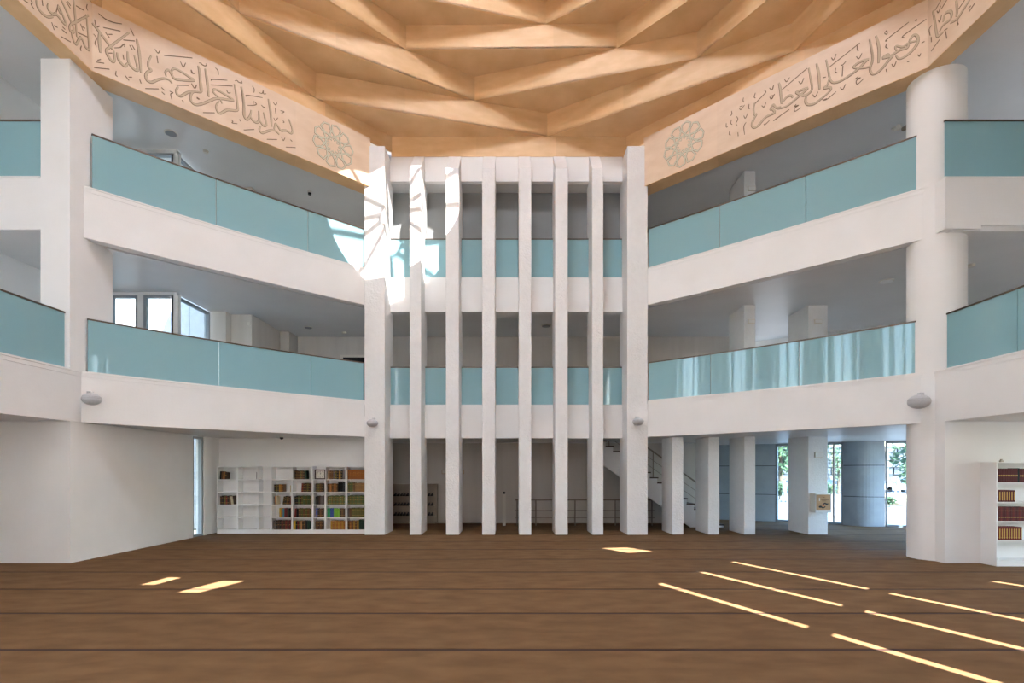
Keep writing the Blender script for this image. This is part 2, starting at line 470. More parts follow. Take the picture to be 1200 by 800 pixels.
# calligraphy traced as strokes; every crop: (x0, y0, pixels per unit, plane, thick strokes, thin strokes)
CROPS = [
 (20, 0, 13.333, 'lo',
  "300,0 310,80 350,160 420,230 490,265 560,260|490,60 475,110 500,170 565,225 600,220 640,250 700,330 765,390 750,330 690,180 650,100 640,140 680,220|690,0 770,170 850,350 880,360 1115,240|880,0 895,120 915,350 935,580|850,360 820,420 830,480 880,495 880,430 850,360|850,500 870,600 920,690 985,590 1030,640 1060,720 1115,775 1125,740 1105,500 1080,230",
  "390,0 400,90|210,0 235,40 220,70 265,140|100,0 170,45|640,75 610,190|540,350 580,470|580,400 630,430|700,460 775,525|710,420 750,460|685,570 835,655|770,30 830,130|790,20 835,90|920,90 1040,160|1095,65 1085,120 1105,165|990,370 1030,480|1020,420 1060,440|950,510 1095,575|1005,715 990,760 1000,800"),
 (90, 10, 8.889, 'l',
  "160,150 240,250 375,430|235,250 235,350 245,460|545,250 345,400 310,440 330,500 375,555 395,520 385,440|420,460 440,540 500,600 530,570|530,450 540,560 600,635 635,630 600,490|625,320 650,470 668,670",
  "225,50 300,110 380,145 470,160|275,198 455,235|300,250 340,305|330,270 370,270|560,210 595,285|485,328 605,338|390,410 450,405 480,380 500,370 495,400|550,380 580,430|575,380 605,430|175,265 205,310 190,360 205,395|185,115 205,190 240,180|180,615 340,632|205,558 285,570|215,540 250,530|330,465 370,465|410,650 405,690 425,710|505,700 545,750|540,715 575,715|655,740 670,780|480,480 490,530"),
 (165, 50, 11.43, 'l',
  "140,175 100,260 105,330 140,365 85,400 65,450 90,510 150,530 220,500 310,480 380,500 420,545|340,450 330,390 370,365 400,400 450,480 560,500 710,505 650,460 560,400 460,350 415,370 420,420|500,590 475,640 490,695 540,715 620,670 700,655 800,665|770,310 790,420 800,640",
  "310,170 690,205|190,85 230,140 260,100|215,180 230,275|530,255 570,325 600,270|670,370 690,410 730,410|480,570 640,572|680,545 720,610 745,565|60,615 240,620|275,600 320,640|280,660 320,695|385,650 430,670 400,690 415,760|750,730 790,760|550,770 580,800|680,680 660,730 680,790"),
 (220, 65, 11.43, 'l',
  "140,140 165,300 185,480 80,485 40,540 50,620 110,660 200,645 300,605 400,575 600,600 560,560 400,465 345,460 350,500 430,580 460,645|235,180 260,350 280,555|420,610 380,680 400,750 440,775 530,730 660,735 665,650 645,500 625,385|720,420 745,600 765,800",
  "150,100 180,105 190,120 230,140 255,125 240,110|370,165 405,205 410,260|320,340 330,320 530,332|310,393 600,410|45,190 70,235 105,235|520,460 540,500 575,500|50,380 95,440 120,390|120,570 150,590|630,340 660,335 680,355 725,370 720,340|205,765 360,768"),
 (280, 95, 11.43, 'l',
  "30,80 60,280 65,450 110,515 150,460 165,390|150,470 190,530 240,555 270,520 265,400|270,520 330,595 365,570 330,420|395,240 425,420 440,610|290,600 275,650 310,695 400,665 480,660 540,715|470,640 490,570 520,600 560,660 600,660 640,665 700,700 715,650 670,510",
  "180,65 205,110 200,155|270,155 310,165 325,130 330,170 365,170|100,210 110,190 315,222|115,325 190,325 235,310 200,275 190,310|300,320 330,350 350,345|460,285 490,320 510,290|485,360 495,440|555,395 605,410 570,430|465,490 490,530 520,490|590,530 605,550 590,555|65,655 205,648|375,780 510,783"),
 (230, 60, 5.714, 'l', "", "235,460 245,470 240,480 275,485|290,455 295,470|600,642 665,645|630,592 642,604|570,573 582,598 594,580"),
 (845, 90, 11.43, 'r',
  "450,350 435,440 450,510 475,500 430,580 415,650 445,680 500,650 600,540 715,480 680,430 660,440 700,370 740,410 800,400",
  "600,210 455,360|580,180 600,200 590,225|460,215 445,270 460,285|650,155 685,175 705,110|650,270 680,295 715,230|660,260 700,250|545,385 575,405 600,345|300,280 295,320 310,340|245,415 265,440 315,375|250,400 290,385|375,365 370,420 385,425|140,455 145,500 120,525|305,520 325,555 355,490|210,530 225,570 200,620 215,650|140,575 130,620 150,640|70,620 70,670 90,670|115,725 110,770 130,780|225,745 230,795|335,610 315,640 305,680 315,775|575,630 590,640 650,580|700,590 800,520"),
 (900, 70, 11.43, 'r',
  "145,310 165,400 180,590|70,610 130,655 250,620 350,545 530,385 430,415 380,440 480,480 560,440 590,380 570,250 545,110|180,590 250,500 310,480 330,510|515,480 500,550 530,600 620,590 730,510 800,450|650,50 680,200 690,400",
  "525,115 190,400|20,375 50,405 75,340|25,500 45,525 90,460|220,260 250,295 290,235|410,290 445,320 480,245|250,405 285,410|600,465 630,500 670,430|100,795 285,665|380,595 355,625 410,610 355,650 365,690 440,640|740,540 790,520"),
 (955, 50, 11.43, 'r',
  "150,230 175,350 200,480 240,535 330,520 450,450 590,345 690,240 715,225 600,260 520,330 640,340 740,310 770,200 740,0|190,490 170,560 125,610 200,600 205,640 120,720",
  "600,5 190,330|220,200 250,230 285,150|565,40 570,100 590,100|555,185 590,215 630,140|345,295 370,300 415,250|375,310 365,450|280,340 270,390 295,400|105,470 145,460|340,600 370,630 410,555|580,455 545,485 610,470 555,510 570,555 655,480|100,760 130,770 180,745 285,655"),
 (1010, 15, 10.0, 'r',
  "90,310 120,450 125,560 95,660 130,720 220,670 330,540 350,510 250,530 300,490 330,510 440,440 530,410 540,360 480,400 400,390 400,430 430,450|165,270 200,420 195,590|400,500 440,540 540,490 640,380 655,290 610,260 560,340 640,330",
  "550,110 295,310 300,330|755,75 490,265 495,290|265,240 290,210 295,250 265,245|620,95 640,80 635,105|290,360 280,400 305,415|350,600 375,630 405,565|285,660 290,690|530,575 555,570|655,490 675,510 690,475|700,355 735,335"),
 (1080, 0, 13.333, 'ro',
  "175,170 210,350 235,530 260,565 340,500|280,490 340,390 440,310 470,230 450,180 380,200 350,260 340,340|750,0 640,170 560,290 450,360|540,0 555,150 545,260",
  "305,0 210,165|395,0 310,140|240,170 265,195 300,90|260,310 285,340 315,230|675,0 580,140|835,45 740,185|735,130 770,90|565,300 560,350 575,380 550,395|160,395 120,460 135,555|150,580 155,655|355,475 405,445|375,490 395,600|150,800 280,620"),
]
FACES = {'l': (LB0, LB1), 'r': (RB0, RB1), 'lo': ((-8.23, 2.0), LB0), 'ro': (RB1, (8.08, 2.0))}
def to_face(px, py, face):
    """where the sight line of a point read off the photograph meets the beam's front face: (distance along the beam, height)"""
    (ax, ay), (bx, by) = FACES[face]
    rx, ry, rz = (px - 600) / F, 1.0, (HORIZON - py) / F
    dx, dy = bx - ax, by - ay; L = math.hypot(dx, dy); ux, uy = dx / L, dy / L
    # a + u*s = r*k
    det = ux * (-ry) - uy * (-rx)
    s = ((-ax) * (-ry) - (-ay) * (-rx)) / det
    k = (ux * (-ay) - uy * (-ax)) / det
    return s, EYE + rz * k
def catmull(pts, n=5):
    if len(pts) < 3: return pts
    out = []
    for i in range(len(pts) - 1):
        p0, p1, p2, p3 = pts[max(i - 1, 0)], pts[i], pts[i + 1], pts[min(i + 2, len(pts) - 1)]
        for j in range(n):
            t = j / n
            out.append(tuple(0.5 * ((2 * p1[c]) + (-p0[c] + p2[c]) * t + (2 * p0[c] - 5 * p1[c] + 4 * p2[c] - p3[c]) * t * t + (-p0[c] + 3 * p1[c] - 3 * p2[c] + p3[c]) * t ** 3) for c in (0, 1)))
    out.append(pts[-1])
    return out
def ribbon(mb, pts, w, d, face, taper=True, closed=False):
    """raised flat stroke of width w on the face of a beam, d proud"""
    (ax, ay), (bx, by) = FACES[face]
    L = math.hypot(bx - ax, by - ay); ux, uy = (bx - ax) / L, (by - ay) / L
    nx, ny = uy, -ux                     # towards the hall
    n = len(pts)
    if n < 2: return
    rows = []
    for i in range(n):
        a, b = (pts[i - 1] if (i > 0 or closed) else pts[0]), (pts[(i + 1) % n] if (i < n - 1 or closed) else pts[-1])
        tx, tz = b[0] - a[0], b[1] - a[1]; l = math.hypot(tx, tz) or 1e-6
        px_, pz_ = -tz / l, tx / l
        ww = w / 2 * ((0.55 + 0.45 * math.sin(math.pi * min(1, max(0, (i + 0.6) / (n + 0.2))))) if taper else 1)
        row = []
        for sgn, dd in ((1, 0.0), (1, d), (-1, d), (-1, 0.0)):
            s, z = pts[i][0] + px_ * ww * sgn, pts[i][1] + pz_ * ww * sgn
            row.append((ax + ux * s + nx * dd, ay + uy * s + ny * dd, z))
        rows.append(row)
    base = len(mb.v)
    for r in rows: mb.v += r
    m_ = n if closed else n - 1
    for i in range(m_):
        p, q = base + 4 * i, base + 4 * ((i + 1) % n)
        for k in range(3): mb.face([p + k, p + k + 1, q + k + 1, q + k])
    if not closed:
        mb.face([base + k for k in range(4)]); e = base + 4 * (n - 1); mb.face([e + k for k in range(4)][::-1])
OUTL = {k: MB() for k in FACES}; INL = {k: MB() for k in FACES}
for x0, y0, sc, face, thick, thin in CROPS:
    for grp, is_thick in ((thick, True), (thin, False)):
        for st in grp.split('|'):
            if not st.strip(): continue
            pts = [tuple(float(c) for c in p.split(',')) for p in st.split()]
            pts = catmull(pts)
            pts = [to_face(x0 + px / sc, y0 + py / sc, face) for px, py in pts]
            if is_thick:
                ribbon(OUTL[face], pts, 0.056, 0.003, face)
                ribbon(INL[face], [(s + 0.004, z + 0.004) for s, z in pts], 0.040, 0.006, face)
            else:
                ribbon(OUTL[face], pts, 0.019, 0.004, face)
for face, par in (('l', beam_l), ('r', beam_r), ('lo', beam_lo), ('ro', beam_ro)):
    tag(OUTL[face].build('inscription', ENGRAVE, par), 'carved Arabic calligraphy strokes with dark edges')
    INL[face].build('letter_inlay', INLAY, par)
def rosette(face, px, py, par):
    c = to_face(px, py, face); R = 0.56
    mo, mi_ = MB(), MB()
    P = lambda r, a: (c[0] + R * r * math.cos(math.radians(a)), c[1] + R * r * math.sin(math.radians(a)))
    for k in range(10):
        th = 36 * k + 9
        ring = [P(0.44, th), P(0.64, th - 15.5), P(0.93, th - 14), P(1.0, th), P(0.93, th + 14), P(0.64, th + 15.5)]
        dense = []
        for a, b in zip(ring, ring[1:] + ring[:1]):
            dense += [a, ((a[0] + b[0]) / 2, (a[1] + b[1]) / 2)]
        ribbon(mo, dense, 0.044, 0.004, face, False, True)
        ribbon(mi_, dense, 0.033, 0.009, face, False, True)
        a, b = P(0.64, th + 18), P(0.64, th + 18 + 108)
        ribbon(mo, [a, b], 0.036, 0.003, face, False); ribbon(mi_, [a, b], 0.027, 0.008, face, False)
    star = [P(0.40 if q % 2 else 0.25, 9 + 18 * q) for q in range(20)]
    ribbon(mo, star, 0.036, 0.003, face, False, True); ribbon(mi_, star, 0.027, 0.008, face, False, True)
    o = mo.build('rosette', ENGRAVE, par); tag(o, 'ten-petalled carved rosette')
    mi_.build('rosette_inlay', ROSEINLAY, o)
rosette('l', 390.9, 170.9, beam_l)
rosette('r', 800.8, 169.1, beam_r)

# ------------------------------------------------------------------ pillars
def fin(name, x0, x1, y0, y1, ztop, slope, label):
    if slope:
        o = MB().xprism([(y0, 0), (y1, 0), (y1, 10.79), (YB, 10.79), (y0, 10.09)], x0, x1).build(name, STUCCO, bevel=0.012)
    else:
        o = MB().box(x0, x1, y0, y1, 0, ztop).build(name, STUCCO, bevel=0.012)
    return tag(o, label, 'pillar', kind='structure')
fin('pillar_broad_left', -4.06, -3.50, Y0, YP, 10.70, False, 'broad rough white pillar at the left end of the central row')
fin('pillar_broad_right', 3.17, 3.735, Y0, YP, 10.70, False, 'broad rough white pillar at the right end of the central row')
thin_x = [(480, 493.4), (522.5, 537.8), (565, 580), (608, 622.6), (650.5, 665.4), (694, 707)]
ords = ['first', 'second', 'third', 'fourth', 'fifth', 'sixth']
FX = []
for i, (a, b) in enumerate(thin_x):
    x0, x1 = (a - 600) * Y0 / F, (b - 600) * Y0 / F
    FX.append((x0, x1))
    fin('pillar', x0, x1, Y0, YP, 0, True, '%s slender rough white fin pillar from the left in the central row' % ords[i])
fin('pillar', 4.43, 4.74, 15.1, 16.15, S1, False, 'short ground floor fin pillar nearest the staircase')
fin('pillar', 5.43, 5.73, 15.1, 16.15, S1, False, 'short ground floor fin pillar second right of the staircase')
fin('pillar', 6.42, 6.73, 15.1, 16.15, C3, False, 'fin pillar rising through the right gallery left of the notice box pillar')
fin('pillar', 8.19, 8.73, 15.1, 16.2, 6.34, False, 'wide fin pillar carrying the white notice box')
# square pillar (left) and round column (right)
o = MB().box(-8.96, -8.40, 10.38, 11.49, 0, BZ0).build('pillar_square', WHITE)
tag(o, 'tall smooth square white pillar under the bend of the left beam', 'pillar', kind='structure')
m = MB(); n = 48; cx, cy, rr = 8.545, 11.0, 0.49
circ = [(cx + rr * math.cos(2 * math.pi * i / n), cy + rr * math.sin(2 * math.pi * i / n)) for i in range(n)]
m.prism(circ, 0, BZ0)
o = m.build('column_round', WHITE, smooth=True)
tag(o, 'tall smooth round white column under the bend of the right beam', 'column', kind='structure')

# ------------------------------------------------------------------ parapets and glass railings
LB = arc(LN, LFAR, 0.16); RBp = arc(RFAR, RN, 0.16)
LB2 = arc((-8.39, 10.70), LFAR, 0.06); RB2 = arc(RFAR, RN, 0.06)
def parapet(name, path, z0, z1, label, thick=0.22):
    o = MB().strip(path, offset(path, thick), z0, z1).build(name, WHITE)
    tag(o, label, 'parapet', kind='structure')
    MB().strip(offset(path, -0.02), offset(path, thick), z1, z1 + 0.03).build('ledge', WHITE, o)
    MB().strip(offset(path, -0.008), path, z1 - 0.075, z1).build('ledge_lip', WHITE, o)
    return o
def railing(path, z0, z1, cuts, label, inset=0.05, ends=(0.0, 1.0), group=None):
    base = offset(path, inset)
    p0 = base[len(base) // 2]
    o = thing('glass_railing', label, 'railing', (p0[0], p0[1], z0), group)
    e0, e1 = ends
    for a, b in zip(cuts, cuts[1:]):
        t0, t1 = e0 + (e1 - e0) * a, e0 + (e1 - e0) * b
        sp = subpath(base, t0 + 0.0012, t1 - 0.0012)
        MB().strip(sp, offset(sp, 0.018), z0 + 0.03, z1 - 0.03).build('pane', GLASS, o)
    sp = subpath(base, e0, e1, 16)
    MB().strip(offset(sp, -0.012), offset(sp, 0.030), z1 - 0.03, z1).build('handrail', RAIL, o)
    MB().strip(offset(sp, -0.008), offset(sp, 0.026), z0 + 0.03, z0 + 0.05).build('bottom_channel', WHITE, o)
    return o
parapet('wall_parapet_left_middle', LB, S1, B1, 'white parapet band of the left gallery on the first level')
parapet('wall_parapet_left_upper', LB2, S2, B2, 'white parapet band of the left gallery on the second level')
parapet('wall_parapet_right_middle', RBp, S1, B1, 'white parapet band of the right gallery on the first level')
parapet('wall_parapet_right_upper', RB2, S2, B2, 'white parapet band of the right gallery on the second level')
railing(LB, B1, G1, [0, 0.40, 0.76, 1], 'frosted teal glass railing of the left gallery, first level', ends=(0.018, 1.0))
railing(LB2, B2, G2, [0, 0.38, 0.74, 1], 'frosted teal glass railing of the left gallery, second level', ends=(0.022, 1.0))
railing(RBp, B1, G1, [0, 0.28, 0.62, 1], 'frosted teal glass railing of the right gallery, first level', ends=(0.0, 0.972))
railing(RB2, B2, G2, [0, 0.33, 0.66, 1], 'frosted teal glass railing of the right gallery, second level', ends=(0.0, 0.955))
# outer galleries running towards the viewer (first level)
pl = [(-8.385, -0.8), (-8.385, 10.63)]; pr = [(8.23, 10.65), (8.23, 5.9)]
parapet('wall_parapet_left_outer', pl, S1, B1, 'white parapet band at the left picture edge running towards the viewer')
parapet('wall_parapet_right_outer', pr, S1, B1, 'white parapet band at the right picture edge running towards the viewer')
railing([(-8.385, 4.0), (-8.385, 10.30)], B1, G1, [0, 0.35, 0.68, 1], 'frosted teal glass railing at the left picture edge, first level', ends=(0, 1))
railing([(8.23, 10.40), (8.23, 6.0)], B1, G1, [0, 0.33, 0.66, 1], 'frosted teal glass railing at the right picture edge, first level', ends=(0, 1))
# frontal slabs, second level
o = MB().box(XL, -8.96, 10.38, 10.6, S2 + 0.015, B2).build('wall_parapet_left_front', WHITE)
tag(o, 'white parapet band left of the square pillar, second level', 'parapet', kind='structure')
MB().box(XL, -8.96, 10.355, 10.6, B2, B2 + 0.03).build('ledge', WHITE, o)
o = MB().box(8.23, 8.92, 10.38, 10.66, 6.36, B2).box(8.92, XR, 10.38, 10.6, 6.43, B2).build('wall_parapet_right_front', WHITE)
tag(o, 'white parapet band right of the round column, second level', 'parapet', kind='structure')
MB().box(8.23, XR, 10.365, 10.6, B2, B2 + 0.03).build('ledge', WHITE, o)
railing([(XL, 10.38), (-8.99, 10.38)], B2, G2, [0, 0.5, 1], 'frosted teal glass railing left of the square pillar, second level', 0.03)
railing([(8.25, 10.38), (XR, 10.38)], B2, G2, [0, 0.33, 0.66, 1], 'frosted teal glass railing right of the round column, second level', 0.03)
# central bays between the pillars
edges = [-3.50] + [x for p in FX for x in p] + [3.17]
bays = [(edges[2 * i], edges[2 * i + 1]) for i in range(7)]
for z0, z1, zg, nm, lev in ((S1 + 0.0, B1, G1, 'wall_bay_middle', 'first'), (S2, B2, G2, 'wall_bay_upper', 'second')):
    o = thing(nm, 'white parapet between the central fin pillars, %s level' % lev, 'parapet', (-0.165, YB, z0), kind='structure')
    r = thing('glass_railing', 'frosted teal glass railing between the central fin pillars, %s level' % lev, 'railing', (-0.165, YB, z1))
    for x0, x1 in bays:
        MB().box(x0, x1, YB, YB + 0.22, z0, z1).build('bay_panel', WHITE, o)
        MB().box(x0 + 0.005, x1 - 0.005, YB + 0.04, YB + 0.058, z1, zg - 0.03).build('pane', GLASS, r)
        MB().box(x0 + 0.005, x1 - 0.005, YB + 0.03, YB + 0.07, zg - 0.03, zg).build('handrail', RAIL, r)
o = thing('wall_bay_top', 'white fascia between the fin pillars under the wooden dome', 'wall', (-0.165, YB, 10.07), kind='structure')
for x0, x1 in bays:
    MB().xprism([(YB, 10.07), (YB + 0.3, 10.07), (YB + 0.3, 10.795), (YB + 0.012, 10.795), (YB + 0.006, 10.70), (YB, 10.5)], x0, x1).build('bay_panel', WHITE, o)

# ------------------------------------------------------------------ walls
def wall(name, label, boxes, m=WHITE):
    mb = MB()
    for b in boxes: mb.box(*b)
    return tag(mb.build(name, m), label, 'wall', kind='structure')
wall('wall_left_ground', 'white wall receding to the bookcases on the left', [(-8.62, -8.40, 11.49, 14.38, 0, S1)])
wall('wall_left_light_fins', 'unseen vertical fins added at left to shape side light and reflections', [(XL - 0.2, XL, -0.8 + 1.25 * i, -0.8 + 1.25 * i + 0.78, 0, 10.6) for i in range(7)])  # added fins cut the side light and streak the railing reflections
wall('wall_left_front_ground', 'white front-facing wall at the left picture edge', [(XL - 0.2, -8.96, 10.38, 10.6, 0, S1)])
wall('wall_right_front_ground', 'warm white wall behind the red-book bookcase', [(8.23, 13.0, 10.38, 10.6, 0, S1)])
wall('wall_right_return', 'narrow white wall return beside the round column', [(8.23, 8.42, 10.6, 10.66, 0, S1)])
wall('wall_right_upper', 'outer wall of the right galleries with an unseen opening added for light', [(13.0, 13.2, 5.95, 11.2, 2.7, 10.6), (13.0, 13.2, 12.2, 17.0, 2.7, 10.6), (13.0, 13.2, 11.2, 12.2, 2.7, 7.6), (13.0, 13.2, 11.2, 12.2, 9.4, 10.6)])  # gap added to brighten the upper gallery ceiling
wall('wall_left_upper', 'grey-white outer wall of the left galleries', [(XL - 0.2, XL, 7.6, 14.1, 2.7, 10.6), (XL - 0.2, XL, 6.0, 10.4, 0, 2.7)])
wall('wall_bookcase', 'white wall behind the long bookcase row', [(-8.62, -4.06, 15.66, 15.86, 0, S1)])
wall('wall_bookcase_pier', 'white pier between the narrow window and the bookcases', [(-8.62, -8.40, 14.90, 15.66, 0, S1)])
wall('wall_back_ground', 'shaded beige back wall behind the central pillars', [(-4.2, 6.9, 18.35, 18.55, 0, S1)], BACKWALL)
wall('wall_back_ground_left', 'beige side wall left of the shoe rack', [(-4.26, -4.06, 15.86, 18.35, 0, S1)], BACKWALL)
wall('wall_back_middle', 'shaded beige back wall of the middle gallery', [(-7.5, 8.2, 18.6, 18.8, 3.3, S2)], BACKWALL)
wall('wall_back_upper', 'upper gallery back wall behind the central bays, greyed to hold its shade', [(-4.0, 3.7, 16.3, 16.5, 6.95, C3)], SHADEGREY)
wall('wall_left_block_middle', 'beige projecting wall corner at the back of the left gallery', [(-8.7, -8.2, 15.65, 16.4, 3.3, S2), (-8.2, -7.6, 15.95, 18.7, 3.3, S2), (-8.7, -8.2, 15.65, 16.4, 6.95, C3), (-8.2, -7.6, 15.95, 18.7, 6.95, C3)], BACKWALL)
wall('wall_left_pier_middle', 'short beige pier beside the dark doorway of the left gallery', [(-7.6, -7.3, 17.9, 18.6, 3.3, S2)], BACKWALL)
wall('wall_right_side', 'low sill under unseen glazing added to light the entrance lobby', [(12.2, 12.5, 10.6, 16.85, 0, 0.2)], BACKWALL)
MB().box(12.33, 12.345, 10.6, 16.85, 0.2, S1).build('pane', COOLPANE, bpy.data.objects['wall_right_side'])  # hidden glazed side added to bring daylight into the lobby
wall('wall_upper_left_back', 'back wall of the upper left gallery', [(-7.6, -4.0, 18.6, 18.8, 6.95, C3), (-4.1, -3.9, 16.5, 18.6, 6.95, C3)], CEIL)
wall('wall_upper_right_inner', 'inner side wall of the upper right gallery', [(3.6, 3.8, 16.5, 19.0, 6.95, C3)], CEIL)
wall('wall_upper_right_back', 'back wall of the upper right gallery', [(3.7, 12, 19.0, 19.2, 6.95, C3)], CEIL)
# doorway at the back of the middle gallery, left
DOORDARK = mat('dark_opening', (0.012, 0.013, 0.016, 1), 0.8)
dr = thing('door_1', 'dark doorway with pale frame at the back of the left gallery', 'door', (-5.4, 18.55, 3.4), kind='structure')
MB().box(-5.75, -4.6, 18.57, 18.60, 3.4, 5.62).build('doorway_dark', DOORDARK, dr)  # near-black sheet stands in for the unlit opening
MB().box(-5.83, -5.75, 18.54, 18.60, 3.4, 5.70).box(-4.6, -4.52, 18.54, 18.60, 3.4, 5.70).box(-5.75, -4.6, 18.54, 18.60, 5.62, 5.70).build('door_frame', PLASTIC, dr)

# windows -------------------------------------------------------------
wcount = [0]
def window_x(x0, x1, y, z0, z1, label, mull=()):
    wcount[0] += 1
    o = thing('window_%d' % wcount[0], label, 'window', ((x0 + x1) / 2, y, z0), kind='structure')
    t = 0.06
    m = MB().box(x0, x0 + t, y, y + 0.1, z0, z1).box(x1 - t, x1, y, y + 0.1, z0, z1).box(x0 + t, x1 - t, y, y + 0.1, z1 - t, z1).box(x0 + t, x1 - t, y, y + 0.1, z0, z0 + t)
    m.build('window_frame', FRAME, o)
    MB().box(x0 + t, x1 - t, y + 0.04, y + 0.055, z0 + t, z1 - t).build('pane', PANE, o)
    return o
def window_y(x, y0, y1, z0, z1, label):
    wcount[0] += 1
    o = thing('window_%d' % wcount[0], label, 'window', (x, (y0 + y1) / 2, z0), kind='structure')
    t = 0.06
    m = MB().box(x - 0.1, x, y0, y0 + t, z0, z1).box(x - 0.1, x, y1 - t, y1, z0, z1).box(x - 0.1, x, y0 + t, y1 - t, z1 - t, z1).box(x - 0.1, x, y0 + t, y1 - t, z0, z0 + t)
    m.build('window_frame', FRAME, o)
    MB().box(x - 0.06, x - 0.045, y0 + t, y1 - t, z0 + t, z1 - t).build('pane', PANE, o)
    return o
window_y(-8.42, 14.40, 14.88, 0.0, 2.68, 'narrow tall ground floor window left of the bookcases')
for zz0, zz1, lev in ((3.3, 6.26, 'middle'), (6.95, 9.9, 'upper')):
    zf = zz0 + 0.35
    window_x(-10.30, -9.60, 14.0, zf, zz1, '%s gallery window furthest left, beside the square pillar' % lev)
    window_x(-9.45, -8.68, 14.0, zf, zz1, '%s gallery window second from the square pillar' % lev)
    window_y(-8.60, 14.12, 15.55, zf, zz1, '%s gallery window in the side wall next to the beige corner' % lev)
    wall('wall_window_%s' % lev, 'wall around the %s gallery windows' % lev, [(XL, -10.30, 14.0, 14.2, zz0, zz1 + 0.1), (-9.60, -9.45, 14.0, 14.12, zz0, zz1), (-10.3, -8.68, 14.0, 14.12, zz0, zf), (-8.72, -8.56, 14.0, 14.12, zz0, zz1), (-8.72, -8.6, 14.12, 15.65, zz0, zf), (-10.3, -8.6, 14.0, 14.2, zz1, zz1 + 0.1)])
window_y(13.15, 6.0, 10.36, 0.0, 2.68, 'unseen wide ground floor window beyond the right bookcase, kept for its light')  # unseen opening kept so the right front wall stays bright
# pale building seen through those windows
EXTWALL = noisy('pale_outside_cladding', (0.30, 0.32, 0.34, 1), (0.36, 0.38, 0.40, 1), 3, 0.8)
o = thing('neighbour_facade', 'pale clad building outside the left gallery windows', 'building', (-11.5, 22.5, 0))
for i in range(16):
    MB().box(-17.0 + 0.62 * i, -17.0 + 0.62 * i + 0.6, 22.5, 22.8, -0.6, 12).build('cladding_panel', EXTWALL, o)

# ------------------------------------------------------------------ glazed entrance facade, right
fd = Vector((0.817, -0.576)); f0 = Vector((6.0, 21.2)); fn = Vector((0.576, 0.817))   # along, origin, outward
def fp(s, d=0.0): 
    p = f0 + fd * s + fn * d
    return (p.x, p.y)
def curved_pier(name, s0, s1, bulge, z1, label):
    o = thing(name, label, 'wall', (*fp((s0 + s1) / 2), 0), kind='structure')
    n = 12
    for i, (za, zc) in enumerate(((0.0, 0.93), (0.95, 1.93), (1.95, z1))):
        inner = [fp(s0 + (s1 - s0) * k / n, -bulge * math.sin(math.pi * k / n)) for k in range(n + 1)]
        outer = [fp(s0 + (s1 - s0) * k / n, 0.3) for k in range(n + 1)]
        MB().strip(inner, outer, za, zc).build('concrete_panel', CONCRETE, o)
    inner = [fp(s0 + (s1 - s0) * k / n, -bulge * math.sin(math.pi * k / n) + 0.015) for k in range(n + 1)]
    MB().strip(inner, [fp(s0 + (s1 - s0) * k / n, 0.29) for k in range(n + 1)], 0, z1).build('joint_backing', BLACK, o)
    return o
curved_pier('wall_facade_left', 0.3, 3.86, 0.25, 2.70, 'curved concrete wall with painted-in blue daylight left of the lobby windows')
curved_pier('wall_facade_middle', 5.88, 7.0, 0.22, 2.70, 'curved concrete pier with painted-in blue daylight between the lobby windows')
def facade_window(s0, s1, label, mulls=()):
    wcount[0] += 1
    c = fp((s0 + s1) / 2)
    o = thing('window_%d' % wcount[0], label, 'window', (c[0], c[1], 0), kind='structure')
    t = 0.05
    m = MB()
    for a in [s0, s1 - t] + [q - t / 2 for q in mulls]:
        m.prism([fp(a, 0.05), fp(a + t, 0.05), fp(a + t, 0.17), fp(a, 0.17)], 0.0, 2.70)
    m.prism([fp(s0, 0.05), fp(s1, 0.05), fp(s1, 0.17), fp(s0, 0.17)], 0.0, 0.07)
    m.prism([fp(s0, 0.05), fp(s1, 0.05), fp(s1, 0.17), fp(s0, 0.17)], 2.62, 2.70)
    m.build('window_frame', FRAME, o)
    xs = [s0] + list(mulls) + [s1]
    for a, b in zip(xs, xs[1:]):
        MB().prism([fp(a + t, 0.10), fp(b - t, 0.10), fp(b - t, 0.115), fp(a + t, 0.115)], 0.07, 2.62).build('pane', COOLPANE, o)
facade_window(3.87, 5.87, 'tall lobby window half hidden by the notice box pillar', (4.9, 5.60))
facade_window(7.01, 7.60, 'tall lobby window beside the round column')
# same facade one floor up
m = MB()
for s0, s1 in ((0.3, 3.2), (4.3, 8.4)):
    m.prism([fp(s0), fp(s1), fp(s1, 0.3), fp(s0, 0.3)], 3.3, S2)
for s0, s1, zh in ((0.3, 3.2, 5.75), (3.2, 4.3, 6.12), (4.3, 8.6, 5.75)):
    m.prism([fp(s0, -0.01), fp(s1, -0.01), fp(s1, 0.3), fp(s0, 0.3)], zh, 6.95)
m.prism([fp(-0.5), fp(8.6), fp(8.6, 0.3), fp(-0.5, 0.3)], 6.9, 10.6)
m.prism([fp(0.3), fp(8.2), fp(8.2, 0.3), fp(0.3, 0.3)], 2.70, 3.75)
tag(m.build('wall_facade_upper', WHITE), 'upper facade wall of the right gallery with window openings', 'wall', kind='structure')
wall('wall_lobby_back', 'lobby wall with painted-in blue daylight behind the stairs', [(6.7, 6.9, 18.55, 21.0, 0, S1)], CONCRETE)

